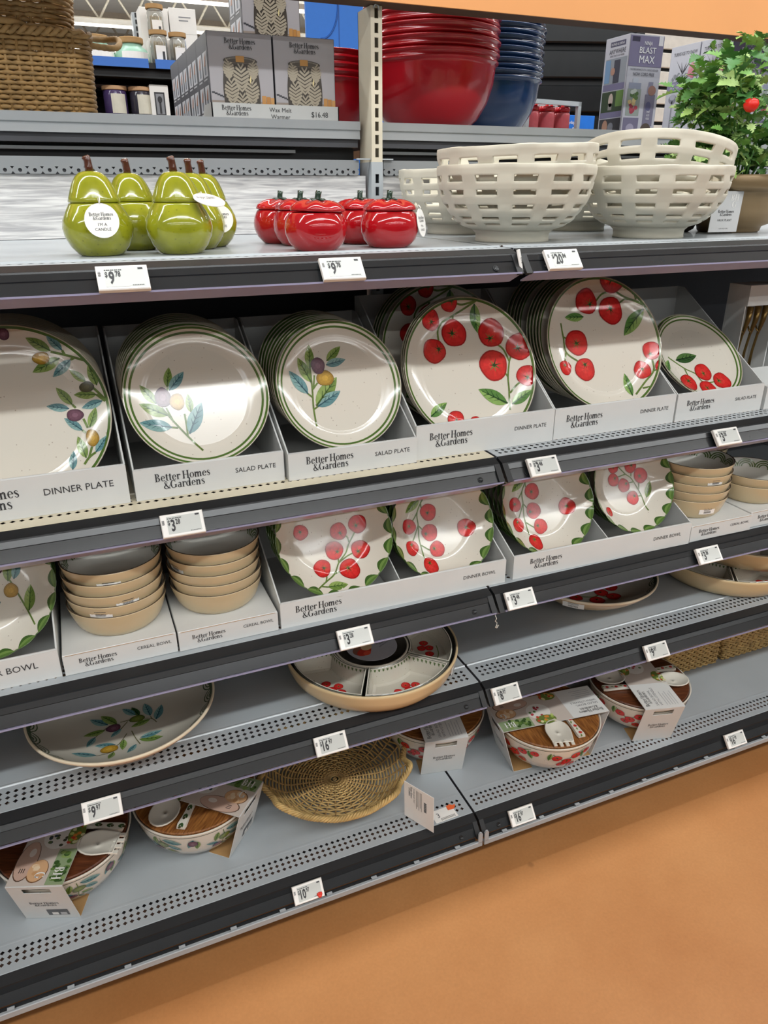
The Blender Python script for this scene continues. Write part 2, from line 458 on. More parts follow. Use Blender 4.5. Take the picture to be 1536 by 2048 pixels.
def wood_mat(name, a, b, scale=1.0, rough=.4, along=(1, 14, 14)):
    if name in MATS: return MATS[name]
    M = bpy.data.materials.new(name); M.use_nodes = True
    nt = M.node_tree; bs = nt.nodes['Principled BSDF']
    tc = nt.nodes.new('ShaderNodeTexCoord'); mp = nt.nodes.new('ShaderNodeMapping'); mp.inputs['Scale'].default_value = along
    nt.links.new(tc.outputs['Object'], mp.inputs['Vector'])
    nz = nt.nodes.new('ShaderNodeTexNoise'); nz.inputs['Scale'].default_value = 6 * scale; nz.inputs['Detail'].default_value = 6; nz.inputs['Distortion'].default_value = .6
    nt.links.new(mp.outputs['Vector'], nz.inputs['Vector'])
    rp = nt.nodes.new('ShaderNodeValToRGB'); rp.color_ramp.elements[0].position = .35; rp.color_ramp.elements[1].position = .65
    rp.color_ramp.elements[0].color = (*lin(a), 1); rp.color_ramp.elements[1].color = (*lin(b), 1)
    nt.links.new(nz.outputs['Fac'], rp.inputs['Fac']); nt.links.new(rp.outputs['Color'], bs.inputs['Base Color'])
    bs.inputs['Roughness'].default_value = rough
    MATS[name] = M
    return M
M_WASH = wood_mat('whitewashed_wood_print', 'a7a6a8', 'dedddb', 1.2, .45, (1.6, 14, 26))
M_ACACIA = wood_mat('acacia_wood', '6d3f1e', 'a06a36', 1.6, .38, (3, 26, 26))
M_ACACIAD = wood_mat('dark_acacia_wood', '4a2616', '6d3d22', 1.6, .38, (3, 26, 26))
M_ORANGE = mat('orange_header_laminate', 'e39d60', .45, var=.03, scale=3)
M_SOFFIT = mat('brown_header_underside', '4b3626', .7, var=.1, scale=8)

def floor_mat():
    M = bpy.data.materials.new('sealed_ochre_concrete'); M.use_nodes = True
    nt = M.node_tree; b = nt.nodes['Principled BSDF']
    tc = nt.nodes.new('ShaderNodeTexCoord')
    n1 = nt.nodes.new('ShaderNodeTexNoise'); n1.inputs['Scale'].default_value = 2.2; n1.inputs['Detail'].default_value = 7; n1.inputs['Roughness'].default_value = .6
    nt.links.new(tc.outputs['Object'], n1.inputs['Vector'])
    r1 = nt.nodes.new('ShaderNodeValToRGB'); r1.color_ramp.elements[0].position = .3; r1.color_ramp.elements[1].position = .72
    r1.color_ramp.elements[0].color = (*lin('9f683a'), 1); r1.color_ramp.elements[1].color = (*lin('b17c4c'), 1)
    nt.links.new(n1.outputs['Fac'], r1.inputs['Fac'])
    n2 = nt.nodes.new('ShaderNodeTexNoise'); n2.inputs['Scale'].default_value = 160; n2.inputs['Detail'].default_value = 3
    nt.links.new(tc.outputs['Object'], n2.inputs['Vector'])
    mx = nt.nodes.new('ShaderNodeMix'); mx.data_type = 'RGBA'; mx.blend_type = 'OVERLAY'; mx.inputs['Factor'].default_value = .15
    nt.links.new(r1.outputs['Color'], mx.inputs['A']); nt.links.new(n2.outputs['Color'], mx.inputs['B'])
    hs = nt.nodes.new('ShaderNodeHueSaturation'); hs.inputs['Saturation'].default_value = 1.0
    bw = nt.nodes.new('ShaderNodeRGBToBW'); nt.links.new(n2.outputs['Color'], bw.inputs['Color']); nt.links.new(bw.outputs['Val'], mx.inputs['B'])
    vo = nt.nodes.new('ShaderNodeTexVoronoi'); vo.inputs['Scale'].default_value = 5.0
    nt.links.new(tc.outputs['Object'], vo.inputs['Vector'])
    mr = nt.nodes.new('ShaderNodeMapRange'); mr.inputs['From Min'].default_value = .02; mr.inputs['From Max'].default_value = .05; mr.inputs['To Min'].default_value = .55; mr.inputs['To Max'].default_value = 0
    nt.links.new(vo.outputs['Distance'], mr.inputs['Value'])
    m2 = nt.nodes.new('ShaderNodeMix'); m2.data_type = 'RGBA'; m2.inputs['B'].default_value = (*lin('7d5230'), 1)
    nt.links.new(mr.outputs['Result'], m2.inputs['Factor']); nt.links.new(mx.outputs['Result'], m2.inputs['A'])
    nt.links.new(m2.outputs['Result'], b.inputs['Base Color'])
    b.inputs['Roughness'].default_value = .5; b.inputs['Specular IOR Level'].default_value = .35
    bn = nt.nodes.new('ShaderNodeBump'); bn.inputs['Strength'].default_value = .12; bn.inputs['Distance'].default_value = .002
    nt.links.new(n2.outputs['Fac'], bn.inputs['Height']); nt.links.new(bn.outputs['Normal'], b.inputs['Normal'])
    return M
def emit_mat(name, col, st):
    M = bpy.data.materials.new(name); M.use_nodes = True
    b = M.node_tree.nodes['Principled BSDF']; b.inputs['Emission Color'].default_value = (*lin(col), 1); b.inputs['Emission Strength'].default_value = st
    b.inputs['Base Color'].default_value = (*lin(col), 1)
    return M

# ------------------------------------------------------------------ the setting
FZ = -0.17
mb = MB(); mb.box(-5, 7, -9, 9, FZ - .05, FZ); tag(mb.build('floor', floor_mat()), kind='structure')
M_CEIL = mat('painted_ceiling_deck', 'dcd8cf', .8, var=.06, scale=2)
mb = MB(); mb.box(-8, 12, -9, 19, 4.2, 4.25)
ceil = tag(mb.build('ceiling', M_CEIL), kind='structure')
M_JOIST = mat('painted_steel_joist', 'b3ab9c', .6, var=.06)
for i in range(7):
    y = 5.5 + i * 1.9
    mb = MB(); mb.box(-6, 8, y - .04, y + .04, 3.72, 3.78); mb.box(-6, 8, y - .04, y + .04, 4.12, 4.2)
    for k in range(28):
        x = -6 + k * .5
        mb.tube([(x, y, 3.76), (x + .25, y, 4.15)], .018, 5); mb.tube([(x + .25, y, 4.15), (x + .5, y, 3.76)], .018, 5)
    mb.build('joist', M_JOIST, ceil)
mb = MB(); mb.box(-8, 12, 18.5, 18.6, FZ, 4.2); tag(mb.build('wall_back', mat('pale_store_wall', 'c9c6bf', .8)), kind='structure')
M_TUBE = emit_mat('fluorescent_diffuser', 'fff6e6', 4.0)
for i, (ly, lw) in enumerate(LAMP_ROWS + [(10.4, 0), (14.6, 0)]):
    t = thing('strip_lamp', 'long white fluorescent ceiling strip, %s' % ['third row in front of the gondola', 'second row in front of the gondola', 'first row in front of the gondola', 'row right over the gondola', 'first row behind the gondola', 'second row behind the gondola', 'third row behind the gondola', 'fourth row behind the gondola', 'fifth row behind the gondola', 'sixth row behind the gondola'][i], 'lamp', (.8, ly, LAMP_Z + .02), group='ceiling strip lights')
    mb = MB(); mb.prism([(-.1, .0), (.1, .0), (.06, .07), (-.06, .07)], -6.5, 6.5); mb.build('housing', M_WHITE, t)
    if ly > 6:
        mb = MB(); mb.prism([(-.075, -.012), (-.085, -.001), (.085, -.001), (.075, -.012)], -6.45, 6.45); mb.build('diffuser', M_TUBE, t)

# ------------------------------------------------------------------ gondola shelves
P = 0.0127
#        front edge y, deck z, deck material, rear y
LV = {'L1': (-.030, 1.2115), 'L2': (-.018, .855), 'L3': (-.022, .587), 'L4': (-.010, .355), 'L5': (-.018, .0)}
BACK = .553
RAILP = [(-.001, -.003), (-.0203, -.007), (-.0212, -.0092), (-.0268, -.0172), (-.0262, -.0186), (-.0385, -.0340), (-.036, -.0362), (-.0, -.012)]
def shelf(level, side):
    yf, z = LV[level]
    x0, x1 = {'left': (-1.2172, -.0020), 'right': (.0035, 1.2172), 'far left': (-2.4365, -1.2210), 'far right': (1.2215, 2.4365)}[side]
    word = {'L1': 'top', 'L2': 'second', 'L3': 'third', 'L4': 'fourth', 'L5': 'bottom'}[level]
    cream = level == 'L2' and side == 'left'
    t = thing('metal_shelf', '%s %s shelf from the top, %s of the gondola' % ('cream edged' if cream else 'grey metal', word, side + (' half' if 'far' not in side else ' bay')), 'shelf', (0, yf, z), group='gondola shelves')
    if level == 'L5': t['label'] = 'grey metal bottom shelf of the gondola, %s' % (side + (' half' if 'far' not in side else ' bay'))
    if level == 'L1' and 'far' not in side: t['label'] = 'grey metal top shelf under the %s' % ('pear and tomato jars' if side == 'left' else 'woven ceramic bowls')
    # deck: real diamond perforations in three rows
    mb = MB(); d = .0043; h = P / 2
    ya = .018 - h; yb = .018 + 2 * P + h
    n = 94; dr = -1 if 'left' in side else 1; xs = {'left': -1.5 * P, 'right': 1.5 * P, 'far left': -1.2192 - 1.5 * P, 'far right': 1.2192 + 1.5 * P}[side]
    r0 = .028 if cream else (.0137 if level == 'L2' else .018)
    ya = r0 - h; yb = r0 + 2 * P + h
    rows = [r0, r0 + P, r0 + 2 * P] if level != 'L1' else [r0]
    if level == 'L1': yb = .018 + h
    for k in range(n):
        cx = xs + dr * k * P
        for cy in rows:
            c = [(cx - h, cy - h, 0), (cx + h, cy - h, 0), (cx + h, cy + h, 0), (cx - h, cy + h, 0)]
            q = [(cx, cy - d, 0), (cx + d, cy, 0), (cx, cy + d, 0), (cx - d, cy, 0)]
            mb.add(c + q, [[0, 1, 4], [1, 5, 4], [1, 2, 5], [2, 6, 5], [2, 3, 6], [3, 7, 6], [3, 0, 7], [0, 4, 7]])
    xa, xb = (xs - (n - .5) * P, xs + h) if dr < 0 else (xs - h, xs + (n - .5) * P)
    # plain sheet round the perforated band
    mb.add([(x0, 0, 0), (x1, 0, 0), (x1, ya, 0), (x0, ya, 0)], [[0, 1, 2, 3]])
    mb.add([(x0, ya, 0), (xa, ya, 0), (xa, yb, 0), (x0, yb, 0)], [[0, 1, 2, 3]])
    mb.add([(xb, ya, 0), (x1, ya, 0), (x1, yb, 0), (xb, yb, 0)], [[0, 1, 2, 3]])
    st = .0022
    if level == 'L5': st = .0003
    yr = BACK - yf
    mb.add([(x0, yb, 0), (x1, yb, 0), (x1, yb + .008, 0), (x0, yb + .008, 0), (x0, yb + .0095, st), (x1, yb + .0095, st), (x1, yb + .012, st), (x0, yb + .012, st), (x0, yb + .016, 0), (x1, yb + .016, 0), (x1, yr, 0), (x0, yr, 0)],
           [[0, 1, 2, 3], [3, 2, 5, 4], [4, 5, 6, 7], [7, 6, 9, 8], [8, 9, 10, 11]])
    # rolled front lip, end flanges
    mb.prism([(0, 0), (-.0016, -.0008), (-.0016, -.003), (0, -.003)], x0, x1)
    mb.build('deck', M_CREAM if cream else M_GREY, t)
    mb = MB()
    for xx in (x0, x1 - .0015):
        mb.box(xx, xx + .0015, .0, yr, -.03, -.0008)
    mb.box(x0 + .0016, x1 - .0016, .06, yr - .01, -.028, -.0265)
    mb.build('under_tray', M_DARK, t)
    # price rail: dark slanted top band, ribbed channel and sloping face
    mb = MB(); mb.prism([(-.0017, -.0004), (-.0203, -.0068), (-.0185, -.0092), (-.001, -.0045)], x0, x1); mb.build('rail_top', M_BLACK, t)
    mb = MB(); mb.prism(RAILP, x0 + .002, x1 - .002)
    mb.build('price_rail', M_RAIL, t)
    for ex in (x0, x1 - .011):
        mb = MB(); mb.prism([(-.0, -.006), (-.0205, -.0072), (-.0445, -.0345), (-.040, -.0375), (-.0, -.014)], ex, ex + .011); mb.build('end_cap', M_BLACK, t)
    for ex in (x0 + .045, x1 - .045):
        mb = MB(); mb.lathe([(.0001, .0), (.0038, 0), (.0042, .0007), (.0048, .0007), (.0052, 0)], 16, M=T(ex, -.0335, -.0264) @ RX(49.8) ); mb.build('rail_stud', M_RAIL, t)
    if level != 'L5':
        mb = MB()
        a = .016 if side == 'left' else 0; b = .0 if side == 'left' else .012
        mb.add([(x0 + b, -.044, -.0335), (x1 - a * .2, -.044, -.0335), (x1 - a * .2 - .012 * (side == 'left'), -.026, -.0465), (x0, -.026, -.0465),
                (x0 + b, -.0428, -.0350), (x1 - a * .2, -.0428, -.0350), (x1 - a * .2 - .012 * (side == 'left'), -.0265, -.0485), (x0, -.0265, -.0485)],
               [[0, 1, 2, 3], [7, 6, 5, 4], [0, 4, 5, 1], [3, 2, 6, 7], [0, 3, 7, 4], [1, 5, 6, 2]])
        mb.prism([(-.0405, -.0335), (-.0445, -.0325), (-.0448, -.0350), (-.0405, -.0358)], x0 + b, x1 - a * .2)
        mb.build('clear_lip', M_LIP, t)
    else:
        # pale grey metal kick rail held off the fascia, with upturned ends
        mb = MB(); mb.box(x0, x1, -.0500, -.0465, -.0540, -.0400, bev=.001)
        for ex in (x0, x1 - .010):
            pts = [(ex, -.042), (ex, -.018), (ex + .003, -.013), (ex + .007, -.013), (ex + .010, -.018), (ex + .010, -.042)]
            n0 = len(pts); vs = [(px, -.0500, pz) for px, pz in pts] + [(px, -.0465, pz) for px, pz in pts]
            mb.add(vs, [list(range(n0)), list(range(n0, 2 * n0))[::-1]] + [[i, (i + 1) % n0 + n0 * 0, n0 + (i + 1) % n0, n0 + i] for i in range(n0)])
        mb.build('kick_rail', M_GREYL, t, fix=True)
        mb = MB(); mb.box(x0 + .012, x1 - .012, -.0395, -.0385, -.0535, -.0362); mb.build('rail_gap_shade', M_BLACK, t)  # black strip added so the gap behind the rail reads as shade
        mb = MB(); mb.box(x0, x1, -.0460, -.0400, -.0485, -.0450)
        for k in range(12):
            xx = x0 + .05 + k * .1
            mb.box(xx, xx + .012, -.0462, -.040, -.0412, -.0385)
        mb.build('rail_clip', M_GREYL, t)
    return t
for lv in LV:
    for sd in ('left', 'right', 'far left', 'far right'): shelf(lv, sd)

# base plinth under the bottom decks
for sd, xa, xb in (('left', -2.43, -.004), ('right', .004, 2.43)):
    t = thing('kick_plate', 'dark recessed plinth under the bottom shelf, %s half of the gondola' % sd, 'plinth', (0, 0, FZ))
    mb = MB(); mb.box(xa, xb, .06, .075, 0, .135); mb.build('plate', M_DARK, t)
    mb = MB(); mb.box(xa + .02, xa + .05, .075, .55, 0, .135); mb.box(xb - .05, xb - .02, .075, .55, 0, .135); mb.build('base_leg', M_DARK, t)

# back panels
for sd, xa, xb in (('left', -2.4, -.02), ('right', .02, 2.4)):
    mb = MB(); mb.box(xa, xb, BACK, BACK + .006, 1.2125, 1.3265)
    tag(mb.build('back_panel', M_WASH), 'whitewashed wood print back panel behind the %s' % ('green and red jars' if sd == 'left' else 'woven ceramic bowls'), 'panel', 'back panels')
    mb = MB(); mb.box(xa, xb, BACK, BACK + .006, -.03, 1.18)
    tag(mb.build('back_panel', M_DARK), 'dark grey metal back panel behind the %s' % ('olive plates and bowls' if sd == 'left' else 'tomato plates and bowls at right'), 'panel', 'back panels')
    # grey top rail with a row of round holes
    mb = MB()
    n = int((xb - xa) / .0254)
    z0, z1 = 1.3270, 1.3570; zc = 1.3335; r = .0034
    for k in range(n):
        cx = xa + (k + .5) * .0254
        seg = 10
        ring = [(cx + r * math.cos(2 * PI * j / seg + PI / 10), .5455, zc + r * math.sin(2 * PI * j / seg + PI / 10)) for j in range(seg)]
        sq = []
        for j in range(seg):
            a = 2 * PI * j / seg + PI / 10; c_, s_ = math.cos(a), math.sin(a); q = max(abs(c_), abs(s_))
            sq.append((cx + .0127 * c_ / q, .5455, zc + .0064 * s_ / q))
        mb.add(ring + sq, [[j, (j + 1) % seg, seg + (j + 1) % seg, seg + j] for j in range(seg)])
    xe = xa + n * .0254
    mb.add([(xa, .5455, zc + .0064), (xe, .5455, zc + .0064), (xe, .5455, z1), (xa, .5455, z1), (xa, .575, z1), (xe, .575, z1)], [[0, 1, 2, 3], [3, 2, 5, 4]])
    mb.box(xa, xe, .5500, .5525, z0, z1 - .002, 1)  # backing coloured dark to give the holes their shade
    tag(mb.build('top_rail', [M_RAILG, M_DARK]), 'grey perforated steel rail over the whitewashed panel, %s of the post' % sd, 'rail', 'top rails')

# unseen gondola added across the aisle to block far lamps from low shelves
t = thing('added_shading_gondola', 'added unseen plain grey shelving run across the aisle, blocks far lamps from low shelves', 'shelf', (0, -2.35, FZ))
mb = MB(); mb.box(-4, 5, -.50, -.48, .1, 1.5); mb.build('backing', M_DARK, t)
for k in range(5):
    mb = MB(); mb.box(-4, 5, -.48, 0, .15 + .32 * k, .19 + .32 * k); mb.build('shelf', M_GREY, t)
mb = MB(); mb.box(-4, 5, -.48, -.05, 0, .12); mb.build('plinth', M_DARK, t)

# slotted upright post
t = thing('slotted_post', 'slotted steel upright between the two halves, cream above and grey below', 'post', (0, 0, 0))
def post(name, za, zb, m_, par, half=.0125):
    mb = MB(); y0 = .5335; y1 = .606
    pitch = .0254; zt = 1.6255
    z = za
    cuts = []
    k = 0
    while True:
        c = zt - k * pitch
        if c - .01 < za: break
        if c + .01 < zb: cuts.append(c)
        k += 1
    cuts = cuts[::-1]
    w = .0042; hh = .0088
    zz = za
    for c in cuts:
        mb.add([(-half, y0, zz), (half, y0, zz), (half, y0, c - hh), (-half, y0, c - hh)], [[0, 1, 2, 3]])
        mb.add([(-half, y0, c - hh), (-w, y0, c - hh), (-w, y0, c + hh), (-half, y0, c + hh)], [[0, 1, 2, 3]])
        mb.add([(w, y0, c - hh), (half, y0, c - hh), (half, y0, c + hh), (w, y0, c + hh)], [[0, 1, 2, 3]])
        for q in (-w, w): mb.add([(q, y0, c - hh), (q, y0 + .003, c - hh), (q, y0 + .003, c + hh), (q, y0, c + hh)], [[0, 1, 2, 3]])
        zz = c + hh
    mb.add([(-half, y0, zz), (half, y0, zz), (half, y0, zb), (-half, y0, zb)], [[0, 1, 2, 3]])
    for q in (-half, half): mb.add([(q, y0, za), (q, y1, za), (q, y1, zb), (q, y0, zb)], [[0, 1, 2, 3]])
    mb.box(-half, half, y1 - .002, y1, za, zb)
    mb.add([(-half, y0, zb), (half, y0, zb), (half, y1, zb), (-half, y1, zb)], [[0, 1, 2, 3]])
    return mb.build(name, m_, par)
post('upper_post', 1.3535, 1.6385, M_UP, t)
post('lower_post', -.17, 1.3535, M_GREY, t, .0135)
for xa, xb in ((-.045, -.0137), (.0137, .04)):
    mb = MB(); mb.box(xa, xb, .538, .5452, 1.3578, 1.3605); mb.build('top_bracket', M_GREY, t)
mb = MB(); mb.tube([(-.006, .535, 1.634), (-.004, .528, 1.64), (.002, .527, 1.637), (.005, .533, 1.632)], .0018, 6); mb.build('hook', M_GREYL, t)

# orange header board above
t = thing('header_board', 'orange laminate header board with dark brown underside above the shelves', 'sign', (0, 0, 1.6395))
mb = MB(); mb.box(-2.4, 2.4, .500, .505, .0, .32); mb.build('front_panel', M_ORANGE, t)
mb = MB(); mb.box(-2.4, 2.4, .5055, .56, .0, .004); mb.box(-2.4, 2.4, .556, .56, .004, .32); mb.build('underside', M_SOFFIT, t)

# the back-to-back shelf on the other side of the gondola
for sd, xa, xb in (('left', -2.4, -.022), ('right', .022, 2.4)):
    t = thing('rear_shelf', 'grey shelf of the next aisle carrying %s' % ('wicker baskets and warmer boxes' if sd == 'left' else 'red and blue bowls and blender boxes'), 'shelf', (0, .575, 1.4335), group='shelves of the next aisle')
    mb = MB(); mb.box(xa, xb, .004, .62, -.003, 0); mb.build('deck', M_GREY, t)
    mb = MB(); mb.prism([(0, 0), (.004, .0005), (.004, -.034), (.002, -.034), (.0045, -.018), (0, -.016)], xa, xb); mb.build('rear_flange', M_GREYL, t, fix=True)
    mb = MB(); mb.box(xa + .002, xb - .002, .012, .6, -.05, -.0035); mb.build('under_tray', M_DARK, t)
    mb = MB(); mb.box(xa, xb, .045, .05, -.16, -.05); mb.build('under_gap_shade', M_BLACK, t)  # black sheet stands in for the shade in the gap below this shelf
    mb = MB(); mb.prism([(.03, -.062), (.03, -.056), (.044, -.056), (.044, -.062)], xa, xb - .14); mb.build('stripe_reflection', M_GREYL, t)  # pale bar stands in for a reflected stripe of light in the gap
# ------------------------------------------------------------------ price tags
M_RED = mat('red_scrap', 'd03020', .5)
def esl(x, level, price, label, dz=0.0):
    yf, z = LV[level]
    u = Vector((0, .022, .026)).normalized(); n = Vector((0, -.026, .022)).normalized()
    c = Vector((x, yf - .0335, z - .0215)) + n * .0062
    M = Matrix(((1, 0, 0, c.x), (0, u.y, n.y, c.y), (0, u.z, n.z, c.z), (0, 0, 0, 1)))
    t = thing('price_tag', label, 'price tag', M=M, group='shelf price tags')
    w, h = .0315, .0178
    mb = MB(); mb.box(-w, w, -h, h, -.0045, .0035, bev=.0012); mb.build('case', M_WHITE, t)
    mb = MB(); quad2d(mb, (0, 0, .0035), (1, 0, 0), (0, 1, 0), -.0225, .0265, -.0138, .0138); mb.build('screen', M_SCREEN, t)
    mb = MB(); O = (0, 0, .0038); X, Y = (1, 0, 0), (0, 1, 0)
    a, b = price.split('.')
    put2d(mb, text2d('$', .02), (-.0215, .0005, .0038), X, Y, .0075, .62)
    wa = text2d(a, .03)[2]
    put2d(mb, text2d(a, .03), (-.0172, -.0090, .0038), X, Y, .0175, .56)
    put2d(mb, text2d(b, .03), (-.0172 + wa * .0175 * .56 + .0012, .0008, .0038), X, Y, .0078, .6)
    # product line, corner block and footer as thin printed bars
    quad2d(mb, O, X, Y, .0195, .0255, .0105, .0132)
    for k in range(9):
        xx = -.0215 + k * .0024; quad2d(mb, O, X, Y, xx, xx + .0016 + .0005 * ((k * 7) % 2), .0098, .0112)
    for k in range(7):
        xx = .010 + k * .0021; quad2d(mb, O, X, Y, xx, xx + .0014, -.0128, -.0118)
    for k in range(5):
        quad2d(mb, O, X, Y, -.0296, -.0262, .0075 - k * .0014, .0083 - k * .0014)
    mb.build('price', M_INK, t)
    return t
TAGS = [(-.599, 'L1', '9.78', 'white price tag reading 9.78 on the shelf edge below the green pear jars'),
 (-.302, 'L1', '9.78', 'white price tag reading 9.78 on the shelf edge below the red tomato jars'),
 (.073, 'L1', '20.84', 'white price tag reading 20.84 under the woven ceramic bowls'),
 (-.562, 'L2', '3.28', 'white price tag reading 3.28 under the two olive salad plate trays'),
 (.080, 'L2', '3.48', 'white price tag reading 3.48 just under the tomato dinner plate trays'),
 (.520, 'L2', '3.28', 'white price tag reading 3.28 under the tomato salad plate tray'),
 (-.292, 'L3', '3.28', 'white price tag reading 3.28 above the divided chip and dip tray'),
 (.051, 'L3', '3.48', 'white price tag reading 3.48 under the right tray of tomato dinner bowls'),
 (.529, 'L3', '3.28', 'white price tag reading 3.28 under the boxed bowls at far right'),
 (-.750, 'L4', '9.97', 'white price tag reading 9.97 under the big olive serving bowl'),
 (-.341, 'L4', '16.97', 'white price tag reading 16.97 above the round wicker tray'),
 (.044, 'L4', '8.97', 'white price tag reading 8.97 above the middle tomato salad bowl'),
 (.439, 'L4', '9.97', 'white price tag reading 9.97 above the rightmost tomato salad bowl'),
 (-.405, 'L5', '10.97', 'white price tag reading 10.97 with a red scrap stuck on it'),
 (.107, 'L5', '16.97', 'white price tag reading 16.97 at the left end of the bottom right shelf edge'),
 (.758, 'L5', '16.97', 'white price tag at the far right of the bottom shelf edge')]
for q in TAGS:
    o = esl(*q)
    if q[2] == '10.97':
        mb = MB(); mb.lathe([(.0001, .0015), (.003, .0035), (.0052, .003), (.0058, .0012), (.0052, 0), (.0001, 0)], 10, M=T(.021, -.012, .004), wob=lambda a, t_: 1 + .15 * math.sin(3 * a)); mb.build('red_scrap', M_RED, o)
# edge-on tag slipped into the gap of the top shelf
t = thing('price_tag', 'price tag turned edge-on in the gap of the top shelf edge', 'price tag', M=T(.0, -.058, 1.1945) @ RZ(50) @ RX(75))
mb = MB(); mb.box(-.010, .006, -.017, .017, -.002, .002, bev=.0008); mb.build('case', M_WHITE, t)
mb = MB(); put2d(mb, text2d('$23'), (-.009, -.004, .002), (1, 0, 0), (0, 1, 0), .009, .5); mb.build('price', M_INK, t)

# ------------------------------------------------------------------ plates and bowls
C_WHITE = lin('d8d1c4'); C_GREEN = lin('4f6a31'); C_GREEND = lin('3d5426'); C_TAN = lin('c9b08a'); C_BACKW = lin('b9b0a0'); C_BROWN = lin('5b4634')
def plate_h(r, deep=.10):
    """height of the glazed face at radius r (unit plate), rim plane at 0"""
    if r < .70: return -deep + .0
    if r < .735: return -deep + .010 * (r - .70) / .035
    q = (r - .735) / .265
    return -deep + .010 + (deep - .010) * (q ** 1.5)
def plate_mesh(kind):
    rr = [0.0001, .35, .695, .70, .735, .745, .80, .86, .895, .925, .945, .957, .972, .985, 1.0]
    prof = [(r, plate_h(r)) for r in rr]
    cols = []
    C_EDGE = lin('b5ac98')
    for a, b in zip(rr, rr[1:]):
        c = C_WHITE; mid = (a + b) / 2
        if kind == 'double':
            if .895 < mid < .925: c = C_GREEN
            if mid > .957: c = C_GREEN if mid < .985 else C_EDGE
        else:
            if mid > .957: c = C_GREEN if mid < .985 else C_EDGE
        cols.append(c)
    back = [(1.0, -.022), (.93, -.045), (.75, -.105), (.60, -.13), (.58, -.145), (.54, -.145), (.52, -.125), (.0001, -.125)]
    prof += back; cols += [C_EDGE] + [lin('8f8779')] * len(back)
    return prof, cols
def face_matrix(c, tilt, R_=1.0):
    t = math.radians(tilt); s, k = math.sin(t), math.cos(t)
    return Matrix(((R_, 0, 0, c[0]), (0, s * R_, -k * R_, c[1]), (0, k * R_, s * R_, c[2]), (0, 0, 0, 1)))
PROT = {}
def plate_proto(key, kind, radius):
    if key not in PROT:
        prof, cols = plate_mesh(kind)
        mb = MB(); mb.lathe([(r * radius, z * radius) for r, z in prof], 72, 0, cols)
        me = mb.mesh('plate_body'); me.materials.append(M_GLAZE)
        PROT[key] = me
    return PROT[key]
